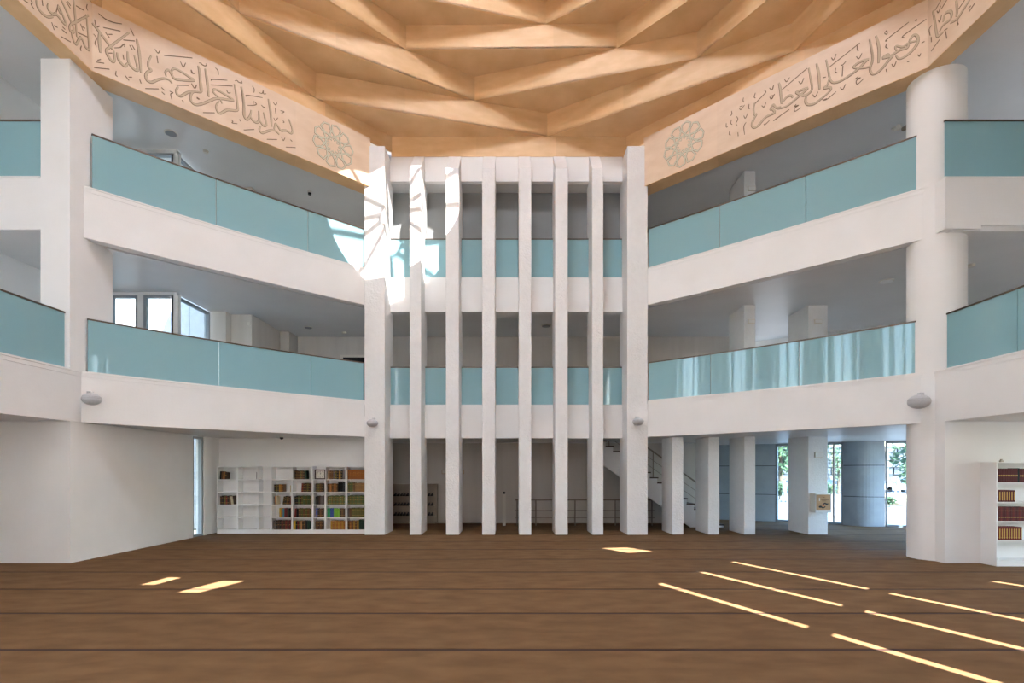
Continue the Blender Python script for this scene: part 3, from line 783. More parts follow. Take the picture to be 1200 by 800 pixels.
# ------------------------------------------------------------------ walls behind the viewer (their slits throw the sun streaks)
def plate(name, p, q, ztop, holes, label):
    """thin vertical wall from p to q with polygonal openings given as (along, height)"""
    L = math.hypot(q[0] - p[0], q[1] - p[1]); ux, uy = (q[0] - p[0]) / L, (q[1] - p[1]) / L
    bm = bmesh.new(); ed = []
    for loop in [[(0, 0), (L, 0), (L, ztop), (0, ztop)]] + holes:
        vv = [bm.verts.new((p[0] + ux * a, p[1] + uy * a, z)) for a, z in loop]
        ed += [bm.edges.new((vv[i], vv[(i + 1) % len(vv)])) for i in range(len(vv))]
    bmesh.ops.triangle_fill(bm, use_beauty=True, use_dissolve=False, edges=ed)
    me = bpy.data.meshes.new(name); bm.to_mesh(me); bm.free(); me.materials.append(WHITE)
    o = bpy.data.objects.new(name, me); col.objects.link(o)
    o.modifiers.new('thickness', 'SOLIDIFY').thickness = 0.04
    return tag(o, label, 'wall', kind='structure')
TAN = 0.90 / math.hypot(0.39, 0.92)
# the diagonal wall line y = x - 3.84; slits placed where the photographed streaks trace back to
d0 = (2.9, -0.94); d1 = (9.7, 5.86)
slits = []
for X, ztop_, zlo in ((5.30, 6.90, 1.5), (6.28, 6.90, 1.5), (7.28, 6.95, 1.5), (9.10, 6.2, 1.5)):
    s = (X - d0[0]) * math.sqrt(2)
    for z0, z1 in ((4.54, ztop_), (zlo, 4.29)): slits.append([(s - 0.07, z0), (s + 0.07, z0), (s + 0.07, z1), (s - 0.07, z1)])
slits.append([(4.78, 9.78), (5.41, 9.42), (5.60, 8.70), (4.91, 8.94)])
plate('wall_viewer_right', d0, d1, 10.7, slits, 'diagonal wall with tall slit windows behind the viewer')
wall('wall_sun_block_right', 'unseen wall added to block sun beside the right gallery', [(9.66, 14.0, 5.80, 5.95, 0, 10.7)])  # added to stop sun slipping past the slit wall
holes = []
for quad in (((207, 694), (234, 694), (289, 680), (262, 680)), ((165, 685), (182, 685), (214, 676), (199, 676))):
    h = []
    for px, py in quad:
        Yf = F * EYE / (py - HORIZON); Xf = (px - 600) / F * Yf
        k = (Yf + 0.9) / 0.92
        h.append((Xf + 0.39 * k, 0.90 * k))
    holes.append(h)
FILLWIN = []
for i in range(5):
    xa = -7.2 + 1.9 * i
    FILLWIN.append((xa, xa + 0.36, 0.9, 8.2))
    holes.append([(xa, 0.9), (xa + 0.36, 0.9), (xa + 0.36, 8.2), (xa, 8.2)])
o = plate('wall_viewer_back', (-12.0, -0.9), (2.95, -0.9), 10.7, [[(x + 12.0, z) for x, z in h] for h in holes], 'white wall behind the viewer with added opal light panels and two slanted slots')
for xa, xb, za, zc in FILLWIN:
    MB().box(xa, xb, -0.95, -0.93, za, zc).build('opal_pane', FILLGLASS, o)  # added panes give soft fill light from behind the viewer
# ------------------------------------------------------------------ bookcases and books, left
COV = {}
def cover(name, rgb):
    if name not in COV: COV[name] = noisy('cover_' + name.replace(' ', '_'), tuple(c * 0.6 for c in srgb(*rgb)[:3]) + (1,), tuple(c * 0.85 for c in srgb(*rgb)[:3]) + (1,), 25, 0.6)
    return COV[name]
GOLD = mat('gilt_band', srgb(196, 150, 72), 0.5)
PAGES = mat('book_pages', srgb(226, 214, 190), 0.8)
COLS = {'black': (30, 28, 28), 'dark brown': (74, 50, 34), 'brown': (116, 76, 42), 'tan': (160, 118, 72), 'burgundy': (104, 34, 34), 'dark red': (128, 40, 34),
        'olive': (104, 100, 48), 'dark green': (40, 66, 46), 'moss green': (86, 104, 58), 'orange brown': (176, 108, 48), 'gold': (190, 140, 52), 'yellow': (226, 190, 60),
        'cream': (222, 204, 168), 'teal': (60, 150, 165), 'bright green': (60, 180, 100), 'blue': (60, 84, 170), 'lime': (140, 200, 60), 'grey': (110, 100, 98), 'pale orange': (222, 150, 90)}
def book(x, w, h, yfront, z, colour, band, label, group, lean=0.0, depth=0.19):
    """one standing book: covers with a rounded spine towards the viewer, page block, gilt bands"""
    m = MB()
    hw = w / 2 * 0.94; y0 = yfront
    t = min(0.004, w * 0.12)
    spine = [(-hw, 0.008), (-hw * 0.6, 0.0), (hw * 0.6, 0.0), (hw, 0.008)]
    m.prism(spine + [(hw, depth), (hw - t, depth), (hw - t, 0.012), (-hw + t, 0.012), (-hw + t, depth), (-hw, depth)], 0, h, 0)
    m.box(-hw + t, hw - t, 0.012, depth - 0.008, 0.006, h - 0.008, 1)
    if band:
        for f in band:
            if f < 0: m.box(-hw * 0.42, hw * 0.42, -0.0015, 0.001, h * 0.13, h * 0.87, 2)
            else: m.box(-hw * 0.72, hw * 0.72, -0.0015, 0.002, h * f, h * f + h * 0.03, 2)
    o = m.build('book', [cover(colour, COLS[colour]), PAGES, GOLD])
    o.location = (x, y0, z)
    o.rotation_euler = (0, lean, 0)
    return tag(o, label, 'book', group)

SX = lambda zx: (230 + zx * 0.175 - 600) * 15.30 / F       # shelf coordinates read off the photograph
shelf_z = [1.526, 1.170, 0.815, 0.460, 0.113]
YF = 15.30
def bookcase(x0, x1, divs, ztop, label, y0=YF, y1=15.60, zs=shelf_z, top=True, peg=None):
    o = thing('bookcase', label, 'bookcase', ((x0 + x1) / 2, (y0 + y1) / 2, 0))
    t = 0.022
    for xa in (x0, x1 - t): MB().box(xa, xa + t, y0, y1, 0, ztop).build('side_panel', SHELFWHITE, o)
    MB().box(x0 + t, x1 - t, y1 - 0.012, y1, 0.1, ztop - t).build('back_panel', SHELFWHITE, o)
    for d in divs: MB().box(d - t, d + t, y0, y1 - 0.012, 0.1, ztop - t).build('divider', SHELFWHITE, o)
    MB().box(x0 + t, x1 - t, y0, y1, ztop - t, ztop).build('top_board', SHELFWHITE, o)
    MB().box(x0 + t, x1 - t, y0 + 0.005, y1 - 0.012, 0.0, 0.09).build('plinth', SHELFWHITE, o)
    xs = [x0 + t] + [v for d in divs for v in (d - t, d + t)] + [x1 - t]
    for i in range(0, len(xs), 2):
        for z in zs:
            if z < ztop - 0.1: MB().box(xs[i], xs[i + 1], y0 + 0.004, y1 - 0.012, z - 0.024, z).build('shelf', SHELFWHITE, o)
    return o
bookcase(SX(138), SX(412), [SX(275)], 1.885, 'nearly empty white bookcase beside the narrow window')
bookcase(SX(413), SX(499), [], 1.526, 'narrow low white bookcase standing empty')
bookcase(SX(500), SX(778), [SX(640)], 1.885, 'white bookcase half filled with mixed books in the middle of the row')
bookcase(SX(779), SX(863), [], 1.526, 'narrow low white bookcase carrying the clock')
bookcase(SX(864), SX(1146), [SX(1003)], 1.885, 'fully stocked white bookcase next to the broad pillar')
ROWN = ['top', 'second', 'third', 'fourth', 'bottom']
CASEN = {1: 'nearly empty bookcase, left bay', 2: 'nearly empty bookcase, right bay', 3: 'half-filled bookcase, left bay', 4: 'half-filled bookcase, right bay',
         5: 'narrow bookcase under the clock', 6: 'full bookcase, left bay', 7: 'full bookcase, right bay'}
ORD = ['first', 'second', 'third', 'fourth', 'fifth', 'sixth', 'seventh', 'eighth', 'ninth', 'tenth', 'eleventh', 'twelfth', 'thirteenth', 'fourteenth', 'fifteenth']
# compartment: (bay, row, [(from, to, height, [colours], bands, lean)])
B3 = (0.15, 0.5, 0.8); B2_ = (0.2, 0.75); B1_ = (0.55,)
STOCK = [
 (1, 0, [(153, 172, .225, ['black', 'brown'], (), .06), (174, 198, .205, ['orange brown', 'dark brown'], B1_, .10)]),
 (1, 2, [(155, 228, .25, ['dark brown', 'black', 'olive', 'dark red', 'black', 'brown'], B2_, 0), (231, 262, .245, ['cream', 'dark brown'], (), -.14)]),
 (2, 0, [(399, 407, .20, ['grey'], (), 0)]),
 (3, 1, [(518, 582, .215, ['black', 'olive', 'dark brown', 'gold', 'orange brown', 'brown'], B2_, 0), (625, 633, .19, ['cream'], (), 0)]),
 (3, 2, [(518, 542, .24, ['grey', 'pale orange', 'cream'], (), -.05), (574, 632, .24, ['dark brown', 'black', 'brown', 'dark brown', 'dark red'], B3, .16)]),
 (3, 3, [(553, 628, .255, ['yellow', 'orange brown', 'teal', 'dark red', 'burgundy', 'dark green', 'black'], (), 0)]),
 (3, 4, [(515, 630, .26, ['grey', 'black', 'dark brown', 'black', 'burgundy', 'dark brown', 'dark red', 'dark brown', 'burgundy'], B3, 0)]),
 (4, 0, [(655, 722, .25, ['dark brown', 'brown', 'brown', 'olive', 'brown', 'dark brown'], B3, 0), (724, 738, .24, ['dark green'], (), -.05)]),
 (4, 1, [(700, 771, .25, ['dark red', 'dark brown', 'dark brown', 'olive', 'dark brown', 'brown'], B3, .05)]),
 (4, 2, [(655, 712, .25, ['black', 'black', 'moss green', 'dark brown', 'olive'], B2_, 0), (713, 770, .25, ['moss green', 'olive', 'moss green', 'olive'], B1_, 0)]),
 (4, 3, [(653, 676, .24, ['dark red', 'black'], (), .08), (682, 769, .25, ['brown', 'olive', 'brown', 'olive', 'brown', 'olive'], (0.3, 0.75), 0)]),
 (4, 4, [(647, 661, .25, ['yellow'], (), 0), (663, 727, .25, ['black', 'dark red', 'olive', 'pale orange', 'dark brown', 'brown'], B1_, 0), (729, 753, .255, ['black', 'dark green'], (), 0)]),
 (5, 1, [(797, 848, .245, ['dark brown', 'olive', 'brown', 'dark brown'], B3, 0)]),
 (5, 2, [(797, 848, .245, ['black', 'black', 'dark brown', 'grey', 'grey'], (), 0)]),
 (5, 3, [(797, 848, .25, ['blue', 'black', 'brown', 'dark brown'], B2_, 0)]),
 (5, 4, [(797, 850, .25, ['brown', 'dark brown', 'brown', 'dark brown'], B3, 0)]),
 (6, 0, [(878, 925, .25, ['tan', 'brown', 'brown', 'grey'], B2_, 0), (926, 976, .25, ['olive', 'black', 'gold', 'black'], B3, 0), (977, 997, .28, ['grey'], (), 0)]),
 (6, 1, [(876, 946, .24, ['brown', 'orange brown', 'brown', 'orange brown', 'brown'], B2_, 0), (947, 996, .28, ['black', 'black', 'black'], (), 0)]),
 (6, 2, [(876, 996, .25, ['olive', 'moss green'] * 5, B3, 0)]),
 (6, 3, [(876, 893, .25, ['bright green'], (), 0), (894, 917, .25, ['blue', 'blue'], (), 0), (918, 957, .25, ['lime', 'lime', 'lime'], (), 0), (958, 994, .25, ['dark brown', 'brown', 'dark brown'], B2_, 0)]),
 (6, 4, [(897, 995, .25, ['gold', 'orange brown'] * 4, (0.3, 0.7), 0)]),
 (7, 0, [(1012, 1130, .27, ['orange brown'] * 10, (0.35, 0.65), 0)]),
 (7, 1, [(1012, 1060, .27, ['olive', 'moss green', 'olive', 'brown'], B3, 0), (1062, 1130, .26, ['tan'] * 6, B2_, 0)]),
 (7, 2, [(1012, 1130, .26, ['moss green', 'olive'] * 5, B3, 0)]),
 (7, 3, [(1012, 1036, .25, ['grey', 'brown'], (), 0), (1038, 1130, .26, ['olive', 'olive'] * 4, B2_, 0)]),
 (7, 4, [(1012, 1085, .25, ['brown', 'orange brown', 'brown', 'gold', 'brown', 'gold'], (0.4, 0.7), 0), (1087, 1128, .285, ['dark green'] * 3, (), 0)]),
]
for bay, row, runs in STOCK:
    pos = 0
    for a, b, h, cl, bands, lean in runs:
        n = len(cl); w = (SX(b) - SX(a)) / n
        for i, c in enumerate(cl):
            lab = '%s%s%s book, %s from left, %s shelf, %s' % ('leaning ' if lean else '', c, ' gilt-banded' if bands else '', ORD[pos], ROWN[row], CASEN[bay])
            pos += 1
            hh = h * (1 - 0.03 * ((i * 7 + row) % 3))
            book(SX(a) + w * (i + 0.5), w, hh, YF + 0.02 + 0.004 * ((i * 5) % 4), shelf_z[row] + (abs(math.sin(lean)) * w / 2 if lean else 0.0), c, bands, lab, 'books on the %s shelf of the %s' % (ROWN[row], CASEN[bay]), lean)
# clock on the narrow bookcase
ck = thing('table_clock', 'rectangular clock with dark frame and white dial on the narrow bookcase', 'clock', (SX(823), 15.40, 1.526))
cx0, cx1 = SX(788), SX(860); cz0, cz1 = 1.526, 1.80
t = 0.03
MB().box(cx0, cx0 + t, 15.35, 15.42, cz0, cz1).box(cx1 - t, cx1, 15.35, 15.42, cz0, cz1).box(cx0 + t, cx1 - t, 15.35, 15.42, cz0, cz0 + t).box(cx0 + t, cx1 - t, 15.35, 15.42, cz1 - t, cz1).build('clock_frame', mat('dark_clock_wood', srgb(52, 28, 24), 0.4), ck)
dial = MB().box(cx0 + t, cx1 - t, 15.375, 15.41, cz0 + t, cz1 - t).build('dial', PLASTIC, ck)
mc = (cx0 + cx1) / 2; mz = (cz0 + cz1) / 2
FONT_MARKS = [('12', 0, .078), ('1', .055, .07), ('2', .085, .045), ('3', .092, 0), ('4', .085, -.045), ('5', .055, -.07), ('6', 0, -.078), ('7', -.055, -.07), ('8', -.085, -.045), ('9', -.092, 0), ('10', -.085, .045), ('11', -.055, .07)]
def text_obj(txt, size, loc, m, parent, name='numeral'):
    cu = bpy.data.curves.new(name, 'FONT'); cu.body = txt; cu.size = size; cu.align_x = 'CENTER'; cu.align_y = 'CENTER'; cu.extrude = 0.001
    o = bpy.data.objects.new(name, cu); col.objects.link(o); o.parent = parent
    off = Vector((0, 0, 0)); p = parent
    while p is not None: off += p.location; p = p.parent
    o.location = Vector(loc) - off; o.rotation_euler = (math.pi / 2, 0, 0)
    cu.materials.append(m)
    dg = bpy.context.evaluated_depsgraph_get()
    me = bpy.data.meshes.new_from_object(o.evaluated_get(dg))
    o2 = bpy.data.objects.new(name, me); col.objects.link(o2); o2.parent = parent
    o2.location = o.location; o2.rotation_euler = o.rotation_euler
    bpy.data.objects.remove(o)
    return o2
for tx, dx, dz in FONT_MARKS: text_obj(tx, 0.042, (mc + dx, 15.373, mz + dz), BLACK, dial)
MB().yprism([(mc - .004, mz), (mc + .004, mz), (mc + .022, mz + .05), (mc + .016, mz + .052)], 15.370, 15.373).build('hour_hand', BLACK, ck)
MB().yprism([(mc - .003, mz), (mc + .003, mz), (mc - .002, mz + .072), (mc - .006, mz + .072)], 15.367, 15.370).build('minute_hand', BLACK, ck)

# ------------------------------------------------------------------ bookcase with red sets, right
RX0, RX1, RYF, RYB = 8.90, 10.30, 10.03, 10.37
zsr = [1.546, 1.186, 0.834, 0.482, 0.12]
bookcase(RX0, RX1, [], 1.92, 'white bookcase with red book sets at the right picture edge', RYF, RYB, zsr)
PX = lambda p: (p - 600) / F * (RYF + 0.02)
def redset(x0, x1, n, h, z, colours, bands, label, grp):
    w = (x1 - x0) / n
    for i in range(n):
        c = colours[i % len(colours)]
        book(x0 + w * (i + .5), w, h, RYF + 0.02, z, c, bands, label % ((ORD[i] + ' ') if n > 1 else '', c), grp, depth=0.22)
redset(PX(1170.3), PX(1193), 11, .255, zsr[0], ['burgundy'], (0.44, 0.475, 0.51), '%s%s gilt-titled book from left, top shelf of the right bookcase', 'burgundy set on the top shelf at right')
redset(PX(1193.2), PX(1195), 1, .262, zsr[0], ['black'], (), '%s%s slim volume dividing the top shelf set of the right bookcase', 'dividing volume')
redset(PX(1195.2), PX(1210), 7, .255, zsr[0], ['burgundy'], (0.42, 0.50), '%s%s book right of the black volume, top shelf of right bookcase', 'burgundy set right of the black volume')
redset(PX(1170.3), PX(1190.2), 7, .215, zsr[1], ['burgundy'], (-1,), '%s%s book with full gilt spine from left, second shelf, right bookcase', 'gilt-spined set on the second shelf at right')
redset(PX(1170.3), PX(1206), 15, .255, zsr[2], ['burgundy', 'dark red', 'burgundy'], (.25, .72), '%s%s book with thin gilt lines from left, third shelf, right bookcase', 'burgundy set on the third shelf at right')
redset(PX(1170.3), PX(1198.3), 10, .24, zsr[3], ['dark red'], (-1, .2), '%s%s gilt-banded book from left, fourth shelf, right bookcase', 'red set on the fourth shelf at right')
o = MB().box(9.06, 9.11, 10.12, 10.16, 1.92, 1.95).box(9.075, 9.095, 10.125, 10.155, 1.95, 1.975).build('shelf_bracket', STEEL)
tag(o, 'small metal bracket on top of the right bookcase', 'bracket')

# ------------------------------------------------------------------ loudspeakers
def speaker(c, r, back, label):
    """egg-shaped wall speaker; back = direction to the wall"""
    bx, by = back
    o = thing('loudspeaker', label, 'speaker', c)
    m = MB(); m.ball((0, 0, 0), (r, r * 0.88, r * 0.70), 24, 14)
    ang = math.atan2(by, bx) - math.pi / 2
    sh = m.build('shell', SPEAKER, None, smooth=True); sh.parent = o; sh.rotation_euler = (0.0, 0, ang)
    g = MB()
    for i in range(2):
        zz = 0.10 * r + 0.14 * r * i
        rad = math.sqrt(max(0, 1 - (zz / (0.70 * r)) ** 2))
        g.tube([(rad * 1.005 * r * math.cos(a), rad * 1.005 * r * .88 * math.sin(a), zz) for a in [math.pi * (1.1 + 0.8 * k / 12) for k in range(13)]], 0.003, 5)
    gr = g.build('grille_ribs', GRILLE0, None); gr.parent = o; gr.rotation_euler = (0, 0, ang)
    cx, cy, cz = c
    MB().tube([(cx, cy, cz + r * 0.45), (cx + bx * r * 0.5, cy + by * r * 0.5, cz + r * 0.85), (cx + bx * r * 1.15, cy + by * r * 1.15, cz + r * 0.8)], 0.02, 8).build('bracket_arm', SPEAKER, o)
    px_, py_ = cx + bx * r * 1.15, cy + by * r * 1.15
    MB().box(px_ - .04, px_ + .04, py_ - .04, py_ + .04, cz + r * .55, cz + r * 1.0).build('wall_plate', SPEAKER, o)
    return o
speaker((-8.10, 10.52, 3.14), 0.165, (-0.69, 0.72), 'grey egg-shaped loudspeaker under the square pillar at left')
speaker((-3.80, 14.86, 3.06), 0.155, (0, 1), 'grey egg-shaped loudspeaker on the left broad pillar')
speaker((3.43, 14.86, 3.10), 0.155, (0, 1), 'grey egg-shaped loudspeaker on the right broad pillar')
speaker((7.90, 10.60, 3.10), 0.195, (0.69, 0.72), 'grey egg-shaped loudspeaker near the round column at right')

# ------------------------------------------------------------------ shoe rack and shoes
def wx(px, Y): return (px - 600) / F * Y
rk = thing('shoe_rack', 'low wall-mounted shoe rack behind the first fin pillar', 'shoe rack', (-3.2, 18.2, 0.1))
ryf, ryb = 18.0, 18.34
rx0, rx1 = wx(452, 18.0), wx(511.5, 18.0)
RACK = mat('rack_board', srgb(172, 158, 140), 0.6)
t = 0.05
for xa in (rx0, rx1 - t): MB().box(xa, xa + t, ryf, ryb, 0.04, 1.33).build('side_panel', RACK, rk)
MB().box(rx0 + t, rx1 - t, ryf, ryb, 1.28, 1.33).build('top_board', RACK, rk)
MB().box(rx0 + t, rx1 - t, ryb - 0.012, ryb, 0.04, 1.28).build('back_panel', RACK, rk)
rsz = [0.93, 0.61, 0.285, 0.05]
for z in rsz: MB().box(rx0 + t, rx1 - t, ryf, ryb - 0.012, z - 0.025, z).build('shelf', RACK, rk)
SHOE = mat('black_shoe_leather', (0.015, 0.014, 0.013, 1), 0.5)
SOLE = mat('shoe_sole', (0.03, 0.028, 0.026, 1), 0.8)
def shoe_mesh():
    m = MB()
    m.prism([(-.04, .0), (-.045, .09), (-.035, .2), (-.03, .25), (.03, .25), (.035, .2), (.045, .09), (.04, .0), (0, -.015)], 0, .018, 1)
    prof = [(.0, .03, .038), (.05, .05, .043), (.11, .062, .042), (.17, .085, .036), (.24, .088, .03)]
    b = len(m.v)
    for y, hgt, w in prof:
        for k in range(7):
            a = math.pi * k / 6
            m.v.append((w * math.cos(a), y, .018 + hgt * math.sin(a)))
    for i in range(len(prof) - 1):
        for k in range(6):
            p = b + i * 7 + k; m.face([p, p + 1, p + 8, p + 7], 0)
    m.face([b + k for k in range(7)], 0); m.face([b + (len(prof) - 1) * 7 + k for k in range(7)][::-1], 0)
    return m
first = None
for si, z in enumerate(rsz[:3]):
    for p in (463, 466.6, 470.2, 473.8, 477.4, 502.5, 506.0):
        if first is None:
            first = shoe_mesh().build('shoe', [SHOE, SOLE]); o = first
        else:
            o = first.copy(); col.objects.link(o)
        o.location = (wx(p + random.uniform(-.2, .2), 18.08), 18.03 + random.uniform(0, .02), z)
        tag(o, '%s black shoe from left on the %s rack shelf, %s the first fin pillar' % (ORD[[463, 466.6, 470.2, 473.8, 477.4, 502.5, 506.0].index(p) % 5], ('upper', 'middle', 'lower')[si], 'left of' if p < 490 else 'right of'), 'shoe', 'shoes on the %s rack shelf' % ('upper', 'middle', 'lower')[si])
# long plate on the back wall
sg = thing('wall_plate_sign', 'long beige plate on the back wall half hidden by the second fin pillar', 'wall plate', (wx(531, 18.33), 18.33, 1.75))
MB().box(wx(517.7, 18.33), wx(544, 18.33), 18.31, 18.35, 1.66, 1.80).build('plate', mat('beige_plate', srgb(196, 168, 128), 0.6), sg, bevel=0.006)
MB().box(wx(518.4, 18.33), wx(543.2, 18.33), 18.303, 18.31, 1.68, 1.78).build('plate_inset', PLASTIC, sg)

# ------------------------------------------------------------------ low steel railing in front of the back wall
lr = thing('steel_railing', 'low steel railing with two cross rails along the back wall', 'railing', (1.8, 17.6, 0))
Yr = 17.6
MB().tube([(wx(604, Yr), Yr, .83), (wx(769, Yr), Yr, .83)], 0.025, 10).build('handrail', STEEL, lr)
for z in (.49, .25): MB().tube([(wx(604, Yr), Yr, z), (wx(767, Yr), Yr, z)], 0.011, 8).build('cross_rail', STEEL, lr)
for p in (606, 628, 674, 721, 764): MB().tube([(wx(p, Yr), Yr, 0), (wx(p, Yr), Yr, .83)], 0.02, 8).build('post', STEEL, lr)
nb = thing('newel_post', 'slim white post with dark cap at the end of the low railing', 'post', (wx(591, Yr), Yr, 0))
MB().box(wx(589, Yr), wx(592.6, Yr), Yr - .06, Yr + .06, 0, 1.02).build('shaft', PLASTIC, nb)
MB().box(wx(589.6, Yr), wx(592, Yr), Yr - .045, Yr + .045, 1.02, 1.09).build('cap', BLACK, nb)

# ------------------------------------------------------------------ staircase
st = thing('staircase', 'white staircase with dark treads rising to the left behind the right broad pillar', 'staircase', (5.0, 17.4, 0))
SYF, SYB = 17.0, 18.1
run, rise = 0.229, 0.163
x_ref, z_ref = wx(808, SYF), 0.749
n0 = -4
poly_ = []
steps = []
for i in range(n0, 13):
    xr = x_ref + (0.0 - i * run) + 0.14; zt = z_ref + rise * i
    if zt < 0.02: continue
    steps.append((xr, zt))
prof = [(steps[0][0], 0.0)]
for (xr, zt) in steps:
    prof += [(xr, zt - 0.035), (xr - run, zt - 0.035)]
prof_top = prof[1:]
xe, ze = steps[-1][0] - run, steps[-1][1] - 0.035
slope = rise / run
low = [(xe, ze - 0.62), (steps[0][0] - 0.05 - 0.0, max(0.0, 0.0))]
zx = ze - 0.62
xg = xe + zx / slope
MB().yprism([(steps[0][0], 0.0)] + prof_top + [(xe, ze - 0.62), (xg, 0.0)], SYF, SYF + 0.12).build('stringer', WHITE, st)
MB().yprism([(steps[0][0], 0.0)] + prof_top + [(xe, ze - 0.40), (xe + (ze - 0.40) / slope, 0.0)], SYF + 0.12, SYB).build('flight', BACKWALL, st)
for (xr, zt) in steps:
    MB().box(xr - run - 0.005, xr + 0.03, SYF - 0.025, SYB, zt - 0.035, zt).build('tread', DARKWOOD, st)
# stair balustrade
bl = [(xr - run * 0.5, zt) for xr, zt in steps]
sr = thing('stair_railing', 'steel stair railing with thin wires climbing the staircase', 'railing', (bl[0][0], SYF + 0.05, bl[0][1]))
yb = SYF + 0.05
for k in range(0, len(bl), 3): MB().tube([(bl[k][0], yb, bl[k][1]), (bl[k][0], yb, bl[k][1] + 0.80)], 0.018, 8).build('post', STEEL, sr)
MB().tube([(bl[0][0], yb, bl[0][1] + .80), (bl[-1][0], yb, bl[-1][1] + .80)], 0.024, 10).build('handrail', STEEL, sr)
for d in (.52, .27): MB().tube([(bl[0][0], yb, bl[0][1] + d), (bl[-1][0], yb, bl[-1][1] + d)], 0.008, 6).build('cross_wire', STEEL, sr)

# ------------------------------------------------------------------ notice box on the wide pillar
nbx = thing('notice_box', 'white wall box with a tan printed front on the wide fin pillar', 'box', (8.45, 14.95, 0.62))
bx0, bx1, by0, by1 = 8.23, 8.66, 14.81, 15.10
bz0, bz1 = 1.75 - (600.4 - 552) / F * 14.81, 1.75 - (578.3 - 552) / F * 14.81
MB().box(bx0, bx1, by0 + .02, by1, bz0, bz1).build('box_body', PLASTIC, nbx, bevel=.006)
MB().box(bx0, bx1, by0, by0 + .02, bz0, bz1).build('box_door', SHELFWHITE, nbx, bevel=.004)
TAN_ = noisy('tan_print', srgb(176, 138, 100), srgb(196, 158, 118), 6, .6)
pa = lambda u, v: (bx0 + .02 + u * (bx1 - bx0 - .04), bz0 + .075 + (1 - v) * (bz1 - bz0 - .10))     # print coordinates, v downwards
x0_, z0_ = pa(0, 1); x1_, z1_ = pa(1, 0)
prt = MB().box(x0_, x1_, by0 - .004, by0, z0_, z1_).build('printed_panel', TAN_, nbx)
def blob(pts, m, name, d=.006):
    MB().yprism([pa(u, v) for u, v in catmull(pts + pts[:1], 4)[:-1]], by0 - d, by0 - .004).build(name, m, prt)
blob([(.16, .80), (.22, .74), (.33, .73), (.42, .80), (.52, .82), (.60, .76), (.64, .78), (.58, .86), (.46, .90), (.34, .86), (.22, .86)], BLACK, 'hand_motif')
blob([(.86, .60), (.80, .64), (.70, .67), (.62, .62), (.56, .62), (.50, .66), (.44, .65), (.50, .57), (.60, .53), (.72, .57), (.82, .57)], BLACK, 'hand_motif')
blob([(.44, .70), (.52, .68), (.56, .74), (.50, .79), (.44, .76)], mat('orange_print', srgb(214, 106, 48), .6), 'orange_motif', .0065)
MB().box(*[pa(.19, 0)[0], pa(.25, 0)[0]], by0 - .007, by0 - .004, pa(0, .42)[1], pa(0, .21)[1]).build('coin_slot', PLASTIC, prt)
BRN = mat('brown_print', srgb(104, 72, 48), .7)
for u0, u1, v in ((.44, .58, .18), (.32, .92, .31), (.34, .86, .36), (.40, .66, .42)):
    MB().box(pa(u0, 0)[0], pa(u1, 0)[0], by0 - .0055, by0 - .004, pa(0, v + .012)[1], pa(0, v - .012)[1]).build('print_line', BRN, prt)

# ------------------------------------------------------------------ emergency light boxes on the fin pillars
def lightbox(px0, px1, py0, py1, Y, label):
    x0, x1 = wx(px0, Y), wx(px1, Y); z1, z0 = 1.75 + (552 - py0) / F * Y, 1.75 + (552 - py1) / F * Y
    o = thing('emergency_light', label, 'light fitting', ((x0 + x1) / 2, Y, z0))
    MB().box(x0, x1, Y - .045, Y, z0, z1).build('housing', PLASTIC, o, bevel=.008)
    MB().box(x0 + .015, x1 - .015, Y - .052, Y - .045, z0 + .02, z1 - .02).build('lens', SHELFWHITE, o)
lightbox(876, 884.5, 374.3, 379.3, 15.1, 'small ivory emergency light on the slim fin pillar, middle gallery')
lightbox(953.6, 962.6, 374.3, 379.3, 15.1, 'small ivory emergency light on the wide fin pillar, middle gallery')
lightbox(876, 885, 218.6, 224, 15.1, 'small ivory emergency light on the fin pillar, upper gallery')
lightbox(954, 963.5, 529.5, 536, 15.1, 'small ivory emergency light above the notice box')

# ------------------------------------------------------------------ ceiling fittings
def disc(c, r, h, mdisc, name, label, cat, mring=PLASTIC):
    o = thing(name, label, cat, c)
    n = 24
    ring = lambda rr: [(c[0] + rr * math.cos(2 * math.pi * i / n), c[1] + rr * math.sin(2 * math.pi * i / n)) for i in range(n)]
    MB().prism(ring(r), c[2] - h * .5, c[2]).build('rim', mring, o)
    MB().prism(ring(r * .82), c[2] - h, c[2] - h * .5).build('cover', mdisc, o)
    return o
GRILLE = mat('grey_grille', (0.33, 0.34, 0.35, 1), .7)
disc((-8.37, 13.4, C3), .15, .03, GRILLE, 'ceiling_speaker', 'round grey ceiling speaker in the upper left gallery', 'speaker')
disc((-7.94, 14.16, C3), .07, .05, PLASTIC, 'smoke_detector', 'small smoke detector in the upper left gallery', 'smoke detector')
disc((-6.0, 16.2, C3), .06, .10, BLACK, 'ceiling_sensor', 'small black sensor hanging in the upper left gallery', 'sensor')
disc((9.03, 13.17, S2 + .01), .16, .03, mat('frosted_lamp_disc', (.85, .85, .83, 1), .4), 'ceiling_lamp', 'round white ceiling lamp left of the round column', 'lamp')
disc((10.2, 12.14, S2 + .01), .08, .06, PLASTIC, 'smoke_detector', 'small smoke detector right of the round column, middle gallery', 'smoke detector')
disc((-6.45, 17.3, S2 - .02), .13, .03, GRILLE, 'ceiling_speaker', 'round ceiling speaker deep in the left middle gallery', 'speaker')
disc((-5.5, 17.9, S2 - .02), .07, .05, PLASTIC, 'smoke_detector', 'small smoke detector deep in the left middle gallery', 'smoke detector')
disc((1.07, 17.1, S2 - .02), .16, .03, GRILLE, 'ceiling_speaker', 'round ceiling speaker seen between the fourth and fifth fin pillars', 'speaker')
sp = thing('spotlight', 'small twin spotlight under the ceiling left of the round column, upper gallery', 'lamp', (9.3, 13.2, C3))
